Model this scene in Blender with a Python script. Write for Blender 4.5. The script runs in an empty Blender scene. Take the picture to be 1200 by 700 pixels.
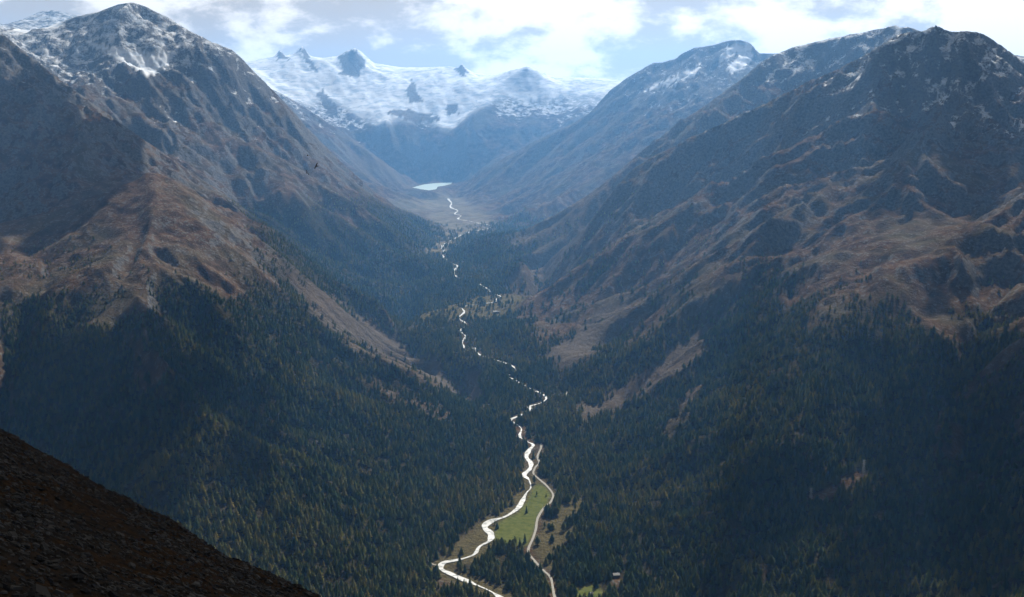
import bpy, math, random
import numpy as np

# ------------------------------------------------------------------ camera
sc = bpy.context.scene
col = sc.collection
CAM_Z = 950.0                      # metres above the valley mouth
PITCH = math.radians(7.35)
FPX = 1550.0                       # focal length in pixels of the 1200 px wide photograph
cam_d = bpy.data.cameras.new('camera')
cam = bpy.data.objects.new('camera', cam_d)
col.objects.link(cam)
cam.location = (0, 0, CAM_Z)
cam.rotation_euler = (math.pi / 2 - PITCH, 0, 0)
cam_d.sensor_width = 36.0
cam_d.lens = FPX / 1200 * 36.0
cam_d.clip_start = 1.0
cam_d.clip_end = 80000
sc.camera = cam

# ------------------------------------------------------------------ sky and sun
SUN_EL = math.radians(38)
SUN_AZ = math.radians(17)          # to the right of the view direction (+Y)
SUN_DIR = (math.sin(SUN_AZ) * math.cos(SUN_EL), math.cos(SUN_AZ) * math.cos(SUN_EL), math.sin(SUN_EL))
world = bpy.data.worlds.new('World')
sc.world = world
world.use_nodes = True


class NT:
    """small helper round a node tree"""
    def __init__(s, tree):
        s.t = tree
        tree.nodes.clear()

    def n(s, typ, ins=None, **kw):
        nd = s.t.nodes.new(typ)
        for k, v in kw.items():
            setattr(nd, k, v)
        for k, v in (ins or {}).items():
            sock = nd.inputs[k]
            if isinstance(v, bpy.types.NodeSocket):
                s.t.links.new(v, sock)
            else:
                sock.default_value = v
        return nd

    def math(s, op, a, b=None, clamp=False):
        ins = {0: a}
        if b is not None:
            ins[1] = b
        return s.n('ShaderNodeMath', ins, operation=op, use_clamp=clamp).outputs[0]

    def mix(s, f, a, b):
        nd = s.n('ShaderNodeMix', data_type='RGBA')
        for i, v in ((0, f), (6, a), (7, b)):
            if isinstance(v, bpy.types.NodeSocket):
                s.t.links.new(v, nd.inputs[i])
            elif i == 0:
                nd.inputs[i].default_value = v
            else:
                nd.inputs[i].default_value = (*v[:3], 1)
        return nd.outputs[2]

    def ramp(s, f, a, b, lo=0.0, hi=1.0, smooth=True):
        return s.n('ShaderNodeMapRange', {0: f, 1: a, 2: b, 3: lo, 4: hi},
                   interpolation_type='SMOOTHSTEP' if smooth else 'LINEAR').outputs[0]

    def noise(s, vec, scale, detail=4, rough=0.55, dist=0.0):
        return s.n('ShaderNodeTexNoise', {'Vector': vec, 'Scale': scale, 'Detail': detail,
                                          'Roughness': rough, 'Distortion': dist}).outputs[0]


w = NT(world.node_tree)
sky = w.n('ShaderNodeTexSky', sky_type='NISHITA', sun_disc=False, sun_elevation=SUN_EL,
          sun_rotation=SUN_AZ, altitude=2700, air_density=1.0, dust_density=1.0, ozone_density=1.0)
SKY_STRENGTH = 0.05
tc = w.n('ShaderNodeTexCoord').outputs['Generated']
stretch = w.n('ShaderNodeMapping', {0: tc, 1: (0.31, 0.12, 0.05), 3: (1.0, 1.0, 2.0)}).outputs[0]
big = w.noise(stretch, 6.5, 7, 0.56, 0.25)
small = w.noise(stretch, 17.0, 8, 0.6, 0.2)
shape = w.math('ADD', w.math('MULTIPLY', big, 0.60), w.math('MULTIPLY', small, 0.40))
cover = w.ramp(shape, 0.16, 0.27)
# how brightly a cloud is lit: thin rims glow, thick bases are grey, and all are brighter towards the sun
thick = w.ramp(shape, 0.455, 0.54)
sund = w.n('ShaderNodeVectorMath', {0: tc, 1: SUN_DIR}, operation='DOT_PRODUCT').outputs['Value']
fwd = w.ramp(sund, 0.1, 0.85, 0.10, 1.12)
cl_col = w.mix(thick, (14.2, 13.2, 11.9), (6.7, 6.05, 5.35))
cl_col = w.n('ShaderNodeVectorMath', {0: cl_col, 3: fwd}, operation='SCALE').outputs[0]
skymix = w.mix(cover, sky.outputs[0], cl_col)
bg = w.n('ShaderNodeBackground', {0: skymix, 1: SKY_STRENGTH})
w.t.links.new(bg.outputs[0], w.n('ShaderNodeOutputWorld').inputs[0])

sun_d = bpy.data.lights.new('sun', 'SUN')
sun_d.energy = 5.0
sun_d.angle = math.radians(0.5)
sun_d.color = (1.0, 0.93, 0.82)
sun = bpy.data.objects.new('sun', sun_d)
col.objects.link(sun)
sun.location = (3000, 3000, 6000)
sun.rotation_euler = (math.pi / 2 - SUN_EL, 0, math.pi - SUN_AZ)

sc.view_settings.view_transform = 'Standard'
sc.view_settings.look = 'None'
sc.view_settings.exposure = 0.92
sc.view_settings.gamma = 1.0
sc.view_settings.use_curve_mapping = False
sc.cycles.max_bounces = 6
sc.cycles.diffuse_bounces = 2
sc.cycles.transparent_max_bounces = 8
sc.cycles.volume_bounces = 1

rng = np.random.default_rng(7)
random.seed(7)

# ------------------------------------------------------------------ helpers
CP, SP = math.cos(PITCH), math.sin(PITCH)


def ray(px, py):
    """direction of a photograph pixel, scaled so that its y component is 1"""
    a = (np.asarray(px, float) - 600) / FPX
    v = (350 - np.asarray(py, float)) / FPX
    dy = CP + v * SP
    return a / dy, (-SP + v * CP) / dy


def at(px, py, Y=None, z=None):
    u, t = ray(px, py)
    if Y is None:
        Y = (z - CAM_Z) / t
    return float(u * Y), float(Y), float(CAM_Z + t * Y)


def project(x, y, z):
    dz = z - CAM_Z
    depth = y * CP - dz * SP
    up = y * SP + dz * CP
    return 600 + FPX * x / depth, 350 - FPX * up / depth


def smooth(a, lo, hi):
    t = np.clip((a - lo) / (hi - lo), 0, 1)
    return t * t * (3 - 2 * t)


def hash2(ix, iy, seed):
    h = (ix.astype(np.int64) * 374761393 + iy.astype(np.int64) * 668265263 + seed * 974634777) & 0xFFFFFFFF
    h = ((h ^ (h >> 13)) * 1274126177) & 0xFFFFFFFF
    h = ((h ^ (h >> 16)) * 2246822519) & 0xFFFFFFFF
    return (h ^ (h >> 15)) & 0xFFFFFFFF


def perlin(x, y, seed=0):
    ix, iy = np.floor(x), np.floor(y)
    fx, fy = x - ix, y - iy
    sx, sy = fx * fx * fx * (fx * (fx * 6 - 15) + 10), fy * fy * fy * (fy * (fy * 6 - 15) + 10)

    def g(ox, oy):
        a = hash2(ix + ox, iy + oy, seed) * (2 * math.pi / 4294967296.0)
        return np.cos(a) * (fx - ox) + np.sin(a) * (fy - oy)
    n0 = g(0, 0) * (1 - sx) + g(1, 0) * sx
    n1 = g(0, 1) * (1 - sx) + g(1, 1) * sx
    return (n0 * (1 - sy) + n1 * sy) * 1.5


def fbm(x, y, scale, octaves=4, seed=0, gain=0.5):
    s, a, f = 0, 1.0, 1.0 / scale
    for o in range(octaves):
        s = s + a * perlin(x * f + 13.7 * o, y * f - 7.1 * o, seed + o)
        a *= gain
        f *= 2.03
    return s


def in_poly(px, py, poly):
    inside = np.zeros(px.shape, bool)
    n = len(poly)
    for i in range(n):
        x0, y0 = poly[i]
        x1, y1 = poly[(i + 1) % n]
        if y0 == y1:
            continue
        c = (py < y0) != (py < y1)
        inside ^= c & (px < (x1 - x0) * (py - y0) / (y1 - y0) + x0)
    return inside


def near_line(px, py, line):
    """distance to a polyline and the running parameter along it"""
    best = np.full(px.shape, 1e9)
    for (x0, y0), (x1, y1) in zip(line[:-1], line[1:]):
        dx, dy = x1 - x0, y1 - y0
        t = np.clip(((px - x0) * dx + (py - y0) * dy) / (dx * dx + dy * dy + 1e-9), 0, 1)
        best = np.minimum(best, np.hypot(px - x0 - t * dx, py - y0 - t * dy))
    return best


# ------------------------------------------------------------------ the terrain's control points
VY = np.array([1200, 2000, 2570, 3300, 4030, 4940, 5890, 7630, 9500, 11870, 12600, 13000, 14000.])
VZ = np.array([40, 5, 20, 60, 110, 150, 190, 240, 250, 300, 350, 378, 378.])


def valley_z(Y):
    return np.interp(Y, VY, VZ)


def on_valley(px, py):
    """where the ray of a pixel meets the valley floor profile"""
    u, t = ray(px, py)
    Y = 3000.0
    lo, hi = 1500.0, 13900.0
    for _ in range(60):
        Y = (lo + hi) / 2
        if CAM_Z + t * Y > valley_z(Y):
            lo = Y
        else:
            hi = Y
    return float(u * Y), Y, float(valley_z(Y))


RIVER_PX = [(600, 712), (585, 700), (572, 692), (548, 682), (528, 673), (517, 667), (520, 660), (540, 656),
            (556, 650), (562, 641), (574, 634), (575, 626), (568, 618), (576, 611), (592, 606), (606, 597),
            (612, 588), (617, 578), (622, 572), (620, 563), (614, 557), (621, 550), (622, 543), (617, 536),
            (620, 528), (625, 522), (618, 518), (609, 512), (611, 503), (604, 497), (597, 493), (608, 488),
            (622, 481), (620, 477), (633, 473), (640, 468), (637, 463), (622, 456), (604, 446), (596, 441),
            (605, 435), (598, 428), (580, 422), (562, 416), (556, 408), (548, 411), (542, 402), (546, 395),
            (540, 388), (546, 380), (538, 373), (544, 366), (542, 360), (560, 357), (580, 354), (582, 350),
            (587, 348), (578, 344), (570, 338), (560, 333), (536, 325), (532, 318), (536, 312), (528, 308),
            (519, 301), (521, 295), (518, 289), (530, 281), (548, 273), (572, 268), (575, 265), (562, 262),
            (548, 259), (537, 257), (540, 253), (533, 251), (536, 247), (528, 243), (529, 238), (525, 233)]
ROAD_PX = [(652, 712), (648, 690), (645, 677), (636, 668), (626, 657), (619, 646), (625, 630), (628, 620),
           (630, 608), (637, 596), (645, 589), (648, 580), (641, 570), (632, 562), (625, 555), (628, 547),
           (632, 543), (630, 535), (634, 525), (634, 520)]
river = np.array([on_valley(*p) for p in RIVER_PX])
road = np.array([on_valley(*p) for p in ROAD_PX])

pts, owner, crest = [], [], []
OWN = {}
CREST_LINES = []


def add(own, plist, is_crest=False, dense=True):
    """plist: (px, py, Y) in photograph pixels and metres; the line is filled in between"""
    oid = OWN.setdefault(own, len(OWN))
    P = [at(a, b, Y=c) for a, b, c in plist]
    if is_crest:
        CREST_LINES.append(sorted(plist))
    for i, p in enumerate(P):
        pts.append(p)
        owner.append(oid)
        crest.append(is_crest)
        if dense and i + 1 < len(P):
            q = P[i + 1]
            n = int(math.hypot(q[0] - p[0], q[1] - p[1]) / (0.035 * p[1]))
            for k in range(1, n + 1):
                f = k / (n + 1)
                pts.append(tuple(p[j] + (q[j] - p[j]) * f for j in range(3)))
                owner.append(oid)
                crest.append(False)


def addw(own, plist):
    """plist: (u, Y, z): world points given as x / y, y, z"""
    oid = OWN.setdefault(own, len(OWN))
    for u, Y, z in plist:
        pts.append((u * Y, Y, z))
        owner.append(oid)
        crest.append(False)


# valley floor along the river and beside it
for i in range(0, len(river), 2):
    x, y, z = river[i]
    pts.append((x, y, z)); owner.append(OWN.setdefault('floor', len(OWN))); crest.append(False)
for px, py in [(655, 640), (665, 600), (650, 520), (500, 690), (470, 700), (560, 560), (575, 520), (690, 690), (740, 690),
               (540, 600), (525, 640), (560, 600), (650, 670), (620, 690),
               (590, 370), (515, 368), (590, 345), (490, 250), (470, 230), (590, 262), (500, 262), (560, 240), (585, 252),
               (540, 232), (510, 235), (520, 222), (495, 226), (505, 242), (530, 268)]:
    x, y, z = on_valley(px, py)
    pts.append((x, y, z)); owner.append(OWN['floor']); crest.append(False)
addw('floor', [(0, 1300, 60), (.2, 1300, 120), (-.2, 1400, 60), (0, 1800, 10), (.1, 2000, 5), (-.1, 2000, 15),
               (.25, 2000, 40), (-.25, 2100, 40), (.5, 1400, 260), (-.5, 1400, 260)])
# lake basin
addw('floor', [(-.072, 13100, 370), (-.06, 13100, 370), (-.05, 13500, 370), (-.058, 13500, 370)])

# near left: the rounded hill with the forest below it
add('hill', [(190, 205, 5000), (225, 222, 5000), (255, 242, 5000), (300, 275, 4950), (335, 303, 4900), (400, 360, 4800), (450, 405, 4680),
             (500, 434, 4520), (545, 458, 4330)], True)
add('hill', [(190, 205, 5000), (150, 222, 5050), (100, 240, 5150), (50, 255, 5250), (0, 262, 5350), (-100, 270, 5400)])
add('hill', [(190, 250, 4600), (170, 300, 4250), (150, 345, 3950), (150, 420, 3550), (160, 500, 3230), (180, 580, 2950)])
add('hill', [(30, 300, 4450), (20, 345, 4050), (0, 420, 3700), (-20, 520, 3300), (-40, 640, 2800)])
add('hill', [(260, 300, 4500), (280, 380, 4050), (300, 460, 3600), (330, 540, 3200), (350, 620, 2850), (380, 690, 2600)])
add('hill', [(360, 400, 4250), (400, 470, 3800), (430, 540, 3420), (455, 620, 2980), (465, 670, 2720)])
add('hill', [(470, 470, 3980), (510, 510, 3700), (530, 560, 3370)])
addw('hill', [(-.5, 3000, 420), (-.5, 4000, 700), (-.55, 2300, 250)])
# behind the hill: the scree gully down to the valley
add('hill', [(300, 262, 5500), (380, 330, 5350), (440, 370, 5200), (500, 405, 5000), (540, 425, 4800)])

# dark ridge behind the hill
add('ridge', [(-60, -10, 6500), (0, 38, 6500), (50, 78, 6450), (100, 115, 6400), (170, 165, 6300), (240, 212, 6200), (300, 254, 6100), (350, 292, 6000),
              (420, 345, 5850), (470, 375, 5700)], True)
add('ridge', [(-60, 120, 5950), (0, 140, 5900), (60, 165, 5850), (120, 195, 5750), (180, 215, 5650)])
addw('ridge', [(-.36, 7300, 1020), (-.28, 7250, 780), (-.2, 7100, 560), (-.13, 6800, 330), (-.5, 6500, 1600)])

# the high snowy peak on the left
add('peak', [(0, 28, 9300), (40, 38, 9200), (80, 22, 9000), (115, 14, 8800), (140, 5, 8620), (155, 2, 8550), (172, 9, 8530), (200, 22, 8500), (225, 38, 8500), (250, 50, 8500), (272, 58, 8500), (290, 76, 8520),
             (320, 106, 8540), (345, 132, 8550), (360, 150, 8550), (400, 190, 8450), (440, 226, 8300), (480, 258, 8100), (505, 278, 7850)], True)
add('peak', [(100, 60, 8100), (150, 75, 8000), (190, 85, 7950), (230, 120, 7900), (270, 160, 7850)], dense=False)
add('peak', [(120, 130, 7350), (200, 160, 7300), (260, 190, 7300), (320, 220, 7250), (380, 262, 7000), (430, 300, 6750), (470, 335, 6450), (500, 355, 6150)], dense=False)
add('peak', [(340, 180, 8000), (380, 210, 7850), (420, 245, 7600), (460, 280, 7300), (490, 305, 7000), (505, 330, 6700)], dense=False)
addw('peak', [(-.3, 10200, 1500), (-.25, 10200, 1100), (-.18, 10000, 700), (-.1, 9700, 330), (-.13, 10300, 420), (-.5, 9000, 1900), (-.38, 9000, 1740)])
# far peak at the left edge
add('far_peak', [(-20, 35, 13000), (25, 24, 13000), (45, 14, 13000), (60, 12, 13000), (90, 18, 13200), (130, 30, 13400)], True)

# slope below the glacier on the left side of the valley head
add('spur', [(250, 80, 14300), (310, 100, 13700), (345, 118, 13300), (375, 138, 13000), (410, 160, 12950), (440, 183, 12950), (470, 204, 12950), (487, 214, 12980)], True)
add('spur', [(300, 150, 11700), (360, 185, 11500), (410, 210, 11300), (445, 222, 11200)], dense=False)
addw('spur', [(-.105, 14300, 720), (-.14, 14800, 1050), (-.08, 14100, 520)])

# glacier and head wall
add('glacier', [(250, 80, 17000), (300, 70, 16800), (322, 66, 16700), (328, 58, 16700), (334, 66, 16700), (346, 62, 16700), (354, 54, 16700), (364, 66, 16700), (378, 68, 16750), (395, 66, 16700), (406, 60, 16700),
                (415, 56, 16650), (424, 61, 16650), (438, 74, 16600), (470, 79, 16600), (500, 79, 16600), (528, 78, 16550), (537, 80, 16500), (541, 74, 16450), (546, 80, 16450), (556, 86, 16400),
                (578, 88, 16300), (600, 82, 16000), (618, 78, 15900), (634, 84, 15900), (652, 92, 15900), (675, 91, 15900), (705, 92, 15900), (740, 95, 15800), (800, 90, 16000)], True)
add('glacier', [(330, 95, 15700), (380, 115, 15400), (430, 122, 15200), (480, 130, 15100), (540, 128, 15100), (570, 118, 15200), (600, 115, 15300), (640, 118, 15300)], dense=False)
add('glacier', [(400, 140, 14800), (450, 152, 14600), (500, 155, 14500), (550, 152, 14500), (600, 145, 14600), (650, 140, 14700)], dense=False)
add('glacier', [(480, 190, 14100), (520, 198, 13900), (555, 195, 13950), (590, 180, 14000), (630, 165, 14200)], dense=False)
addw('glacier', [(-.2, 18500, 1500), (0, 18500, 1500), (.1, 18500, 1400), (-.06, 20000, 1000), (.15, 20000, 1200), (-.3, 20000, 1200), (.4, 20000, 1000), (-.5, 15000, 1700)])

# right side, valley head: peak with the white snow patches
add('right_peak', [(905, 62, 11800), (890, 64, 11850), (880, 52, 11900), (868, 46, 11950), (858, 47, 12000), (840, 52, 12100), (815, 56, 12200), (800, 63, 12250), (790, 70, 12300), (765, 74, 12400), (750, 83, 12450),
                   (730, 94, 12500), (715, 106, 12500), (690, 134, 12500), (660, 150, 12550), (625, 166, 12650), (590, 186, 12800), (560, 200, 12900), (537, 211, 13000)], True)
add('right_peak', [(760, 120, 11400), (720, 150, 11300), (680, 180, 11300), (640, 202, 11500), (590, 220, 11800), (560, 228, 12000)], dense=False)
add('right_peak', [(850, 105, 10900), (800, 130, 10700), (760, 165, 10400), (710, 198, 10200), (660, 225, 10000), (620, 246, 9800)], dense=False)
addw('right_peak', [(.2, 13500, 1300), (.15, 14000, 1250), (.4, 13500, 1500), (.03, 13700, 700), (.3, 11500, 1500)])

# right side, middle mountain
add('middle_mountain', [(1130, 60, 8150), (1080, 36, 8180), (1050, 30, 8200), (1000, 40, 8250), (960, 48, 8280), (930, 55, 8300), (908, 64, 8330), (890, 74, 8350), (875, 88, 8370), (860, 99, 8400), (820, 128, 8500), (790, 148, 8500), (755, 175, 8450),
                        (720, 205, 8350), (690, 228, 8250), (650, 252, 8050), (610, 272, 7850), (570, 276, 7650), (545, 286, 7450), (530, 300, 7200)], True)
add('middle_mountain', [(820, 160, 7650), (760, 195, 7500), (720, 232, 7350), (680, 262, 7150), (640, 288, 6950), (600, 315, 6750), (560, 325, 6550)], dense=False)
addw('middle_mountain', [(.3, 9500, 900), (.22, 9800, 800), (.12, 9400, 560), (.06, 9000, 330), (.5, 8500, 1300), (.36, 8300, 1380), (.02, 8500, 262)])

# right side, the great near mountain
add('great_mountain', [(1260, 120, 5700), (1200, 74, 5850), (1165, 47, 5950), (1150, 39, 5980), (1122, 36, 6000), (1095, 33, 6000), (1075, 37, 6050), (1058, 38, 6100), (1040, 48, 6100), (1015, 64, 6150), (985, 80, 6200), (945, 97, 6300), (900, 120, 6400),
                       (850, 143, 6500), (800, 166, 6600), (765, 184, 6680), (735, 203, 6700), (712, 232, 6550), (690, 262, 6350), (665, 296, 6150), (640, 328, 5950)], True)
add('great_mountain', [(1080, 110, 5700), (1060, 170, 5350), (1030, 205, 5100), (960, 235, 4950), (905, 272, 4720), (870, 300, 4600)])
add('great_mountain', [(1180, 190, 5100), (1150, 250, 4650), (1100, 300, 4250), (1050, 335, 4050)])
add('great_mountain', [(960, 165, 5850), (900, 215, 5500), (850, 270, 5200), (790, 330, 4900), (740, 380, 4700)], dense=False)
add('great_mountain', [(850, 190, 6200), (790, 240, 5900), (740, 300, 5500), (700, 350, 5150), (660, 395, 4800)], dense=False)
add('great_mountain', [(870, 330, 4380), (840, 380, 4200), (800, 430, 3950), (770, 480, 3680), (730, 520, 3480)])
add('great_mountain', [(1000, 260, 4720), (1000, 300, 4400), (990, 345, 4050), (980, 420, 3560), (960, 500, 3170), (930, 580, 2870), (900, 660, 2570)])
add('great_mountain', [(1150, 340, 4000), (1150, 420, 3450), (1150, 520, 2950), (1150, 620, 2520), (1150, 700, 2250)])
add('great_mountain', [(880, 400, 3900), (850, 480, 3450), (820, 560, 3080), (790, 640, 2760), (770, 700, 2560)])
addw('great_mountain', [(.5, 2000, 330), (.5, 2800, 700), (.5, 3800, 800), (.55, 5000, 1100), (.5, 6200, 1250), (.33, 7200, 1000), (.22, 7300, 760), (.14, 7300, 560)])

pts = np.array(pts)
owner = np.array(owner)
crest = np.array(crest)

# merge control points that fall on top of each other
keep = []
for i in range(len(pts)):
    ok = True
    for j in keep:
        if math.hypot(pts[i, 0] - pts[j, 0], pts[i, 1] - pts[j, 1]) < 0.006 * pts[i, 1]:
            ok = False
            break
    if ok:
        keep.append(i)
pts, owner, crest = pts[keep], owner[keep], crest[keep]

# ------------------------------------------------------------------ height field
KM = 1000.0
EPS = 0.12


def kern(dx, dy):
    return np.sqrt(dx * dx + dy * dy + EPS * EPS)


n = len(pts)
X0, Y0, Z0 = pts[:, 0] / KM, pts[:, 1] / KM, pts[:, 2]
A = np.zeros((n + 3, n + 3))
A[:n, :n] = kern(X0[:, None] - X0, Y0[:, None] - Y0) - np.eye(n) * 0.004
A[:n, n:] = np.stack([np.ones(n), X0, Y0], 1)
A[n:, :n] = A[:n, n:].T
coef = np.linalg.solve(A, np.concatenate([Z0, np.zeros(3)]))

NU, NV = 800, 880
UMAX, YMIN, YMAX = 0.54, 1250.0, 21000.0
us = np.linspace(-UMAX, UMAX, NU)
lys = np.linspace(math.log(YMIN), math.log(YMAX), NV)
U, LY = np.meshgrid(us, lys)
GY = np.exp(LY)
GX = U * GY
Z = np.zeros((NV, NU))
for r0 in range(0, NV, 40):
    gx, gy = GX[r0:r0 + 40] / KM, GY[r0:r0 + 40] / KM
    acc = coef[n] + coef[n + 1] * gx + coef[n + 2] * gy
    for k in range(n):
        acc += coef[k] * kern(gx - X0[k], gy - Y0[k])
    Z[r0:r0 + 40] = acc


def gradient(Z):
    zu = np.gradient(Z, us, axis=1)
    zl = np.gradient(Z, lys, axis=0)
    zx = zu / GY
    return zx, zl / GY - U * zx


def erosion(x, y, dirx, diry, scale, seed):
    """ridges and gullies running down the slope: cosine waves across the fall line, blended between cells"""
    px, py = x / scale, y / scale
    ix, iy = np.floor(px), np.floor(py)
    fx, fy = px - ix, py - iy
    h = np.zeros_like(x); gx = np.zeros_like(x); gy = np.zeros_like(x); wt = np.zeros_like(x)
    for ox in (-1, 0, 1):
        for oy in (-1, 0, 1):
            a = hash2(ix + ox, iy + oy, seed)
            vx = fx - ox - (a & 0xFFFF) / 65536.0 * 0.9
            vy = fy - oy - (a >> 16) / 65536.0 * 0.9
            wgt = np.exp(-(vx * vx + vy * vy) * 2.2)
            m = (vx * dirx + vy * diry) * 2 * math.pi
            h += np.cos(m) * wgt
            s = -np.sin(m) * wgt
            gx += s * dirx
            gy += s * diry
            wt += wgt
    return h / wt, gx / wt, gy / wt


zx, zy = gradient(Z)
slope0 = np.hypot(zx, zy)
above = Z - valley_z(np.clip(GY, 1200, 14000))
gentle = smooth(slope0, 0.10, 0.40)
spacing = np.maximum(GY * (us[1] - us[0]), 0.5 * GY * (lys[1] - lys[0]))
hx, hy = zx.copy(), zy.copy()
wx = GX + 160 * fbm(GX, GY, 1300, 3, 3)
wy = GY + 160 * fbm(GX, GY, 1300, 3, 9)
detail = np.zeros_like(Z)
# the rounded hill and the ice are smoother than the rest
hx0, hy0, _h = at(190, 230, Y=4800)
calm = 1 - 0.62 * np.exp(-(((GX - hx0) / 700) ** 2 + ((GY - hy0) / 800) ** 2))
calm *= 1 - 0.6 * smooth(GY, 14300, 15200)
calm *= 1 + 0.22 * smooth(GX, 150, 1000) * smooth(-GY, -10500, -9000) * smooth(Z, 250, 500)
for o, (lam, amp) in enumerate([(1150, 74), (560, 42), (270, 25), (130, 13), (62, 6.5), (31, 3.0)]):
    sl = np.hypot(hx, hy) + 1e-6
    k = np.minimum(1.0, sl / 0.35) / sl
    e, ex, ey = erosion(wx, wy, -hy * k * 1.1, hx * k * 1.1, lam, 50 + o)
    fade = smooth(lam / spacing, 2.0, 5.0)
    am = amp * gentle * fade * calm
    sharp = 0.45 - 1.45 * np.sqrt(np.clip((1 - e) / 2, 0, 1)) + 0.45
    detail += am * (0.45 * e + 0.55 * sharp)
    hx = hx + 2 * math.pi / lam * am * ex * 0.9
    hy = hy + 2 * math.pi / lam * am * ey * 0.9
# knobbly ground: moraine humps and rock steps
bench = smooth(above, 330, 480)
detail += fbm(GX, GY, 420, 5, 21, 0.5) * 26 * smooth(above, 60, 260) * calm
rid = 1 - np.abs(fbm(wx, wy, 240, 4, 33, 0.5))
detail += (rid - 0.7) * 34 * bench * smooth(slope0, 0.15, 0.5) * calm
rid2 = 1 - np.abs(fbm(wx, wy, 110, 4, 43, 0.55))
detail += (rid2 - 0.7) * 26 * smooth(above, 420, 800) * smooth(slope0, 0.2, 0.5) * smooth(110 / spacing, 2.5, 6) * calm
rid3 = 1 - np.abs(fbm(wx, wy, 55, 3, 47, 0.55))
detail += (rid3 - 0.7) * 9 * smooth(above, 250, 450) * smooth(slope0, 0.2, 0.5) * smooth(55 / spacing, 2.5, 6) * calm
Z1 = Z + detail


def fit_crest(Z1, line):
    """bring a crest line back to the outline it has in the photograph"""
    lp = np.array([p[0] for p in line]); lq = np.array([p[1] for p in line]); lY = np.array([p[2] for p in line])
    lu, lt = ray(lp, lq)
    o_ = np.argsort(lu)
    Ym = np.interp(us, lu[o_], lY[o_])
    tgt = np.interp(us, lu[o_], lt[o_])
    inside = smooth(us, lu.min() - 0.02, lu.min()) * smooth(-us, -lu.max() - 0.02, -lu.max())
    el = (Z1 - CAM_Z) / GY
    band = np.abs(GY / Ym - 1) < 0.07
    e = np.where(band, el, -9)
    j = e.argmax(axis=0)
    diff = e.max(axis=0) - tgt
    def box_mean(v, kk):
        return np.convolve(np.pad(v, kk, mode='edge'), np.ones(2 * kk + 1) / (2 * kk + 1), 'valid')
    low = box_mean(box_mean(diff, 14), 8)
    Yp = GY[j, np.arange(NU)]
    Ys = box_mean(Yp, 9)
    w_low = np.exp(-((GY / Ys - 1) / 0.075) ** 2)
    w_high = np.exp(-((GY / box_mean(Yp, 2) - 1) / 0.014) ** 2)
    return Z1 - inside * GY * (low * w_low + np.where(Ym > 13500, 0.75, 0.3) * (diff - low) * w_high)


for it in range(4):
    for cl in CREST_LINES:
        Z1 = fit_crest(Z1, cl)

# flatten the valley floor along the river and the road, keep it near the profile
dr = near_line(GX, GY, [tuple(p[:2]) for p in river])
corr = smooth(-dr, -190, -60) * smooth(13600 - GY, 0, 300)
Z1 = Z1 * (1 - corr) + valley_z(GY) * corr
drd = near_line(GX, GY, [tuple(p[:2]) for p in road])
c2 = smooth(-drd, -120, -40)
Z1 = Z1 * (1 - c2) + valley_z(GY) * c2


def sample(F, x, y):
    """bilinear look-up of a grid field at world x, y"""
    x = np.asarray(x, float); y = np.asarray(y, float)
    a = np.clip((x / y + UMAX) / (2 * UMAX) * (NU - 1), 0, NU - 1.001)
    b = np.clip((np.log(y) - lys[0]) / (lys[-1] - lys[0]) * (NV - 1), 0, NV - 1.001)
    i, j = a.astype(int), b.astype(int)
    fa, fb = a - i, b - j
    return (F[j, i] * (1 - fa) + F[j, i + 1] * fa) * (1 - fb) + (F[j + 1, i] * (1 - fa) + F[j + 1, i + 1] * fa) * fb


# lake bed
LAKE_Z = 380.0
LAKE_PX = [(484, 220), (490, 218.4), (497, 216.6), (508, 215.3), (519, 214.6), (530, 213.6), (528, 216), (520, 218), (513, 219), (511, 222), (503, 223.2), (494, 222)]
lake_xy = [at(a, b, z=LAKE_Z)[:2] for a, b in LAKE_PX]
dl = near_line(GX, GY, lake_xy + lake_xy[:1])
inl = in_poly(GX, GY, lake_xy)
lk = np.where(inl, 1.0, smooth(-dl, -220, -30))
Z1 = Z1 * (1 - lk) + np.where(inl, LAKE_Z - 6, LAKE_Z + 1.0) * lk
ZT = Z1

zx, zy = gradient(ZT)
slope = np.hypot(zx, zy)
PX, PY = project(GX, GY, ZT)

# what can be seen from the viewpoint (used only to decide which trees are worth an object)
elev = (ZT - CAM_Z) / GY
vis = elev >= np.maximum.accumulate(elev, axis=0) - 1e-4


def ground_at(px, py, y0=1400.0):
    """first point where the ray of a pixel meets the ground"""
    u, t = ray(px, py)
    ys_ = np.arange(y0, 16000, 4.0)
    h = CAM_Z + t * ys_ - sample(ZT, u * ys_, ys_)
    k = int(np.argmax(h < 0))
    return float(u * ys_[k]), float(ys_[k]), float(sample(ZT, u * ys_[k], ys_[k]))


HOUSES = [('house', ground_at(722, 677), 13, 9, 5.4, 0.15, 'wood', 'small house with pale roof in the forest right of the bottom meadow', 'house'),
          ('hut', ground_at(693.5, 697), 6, 4.5, 2.8, -0.2, 'white', 'tiny white hut on the small meadow at the bottom edge', 'hut'),
          ('house', ground_at(580, 367), 16, 11, 6, 0.2, 'white', 'left of two tiny pale houses on the far brown meadow', 'house'),
          ('house', ground_at(583.6, 367), 13, 9, 5.4, -0.3, 'wood', 'right of two tiny pale houses on the far brown meadow', 'house'),
          ('hut', ground_at(193.5, 367), 7, 5, 3.4, 0.1, 'white', 'tiny pale hut in the clearing below the rounded hill', 'hut')]
PYLONS = (ground_at(950, 589), ground_at(1012, 556))

# ------------------------------------------------------------------ what covers the ground
nz1 = fbm(GX, GY, 260, 5, 71)
nz2 = fbm(GX, GY, 900, 4, 81)
nz3 = fbm(GX, GY, 60, 3, 91)


def zone(poly, y0, y1, jag=4.0):
    return (in_poly(PX + jag * nz1, PY + jag * nz3, poly) & (GY > y0) & (GY < y1)).astype(float)


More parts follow.
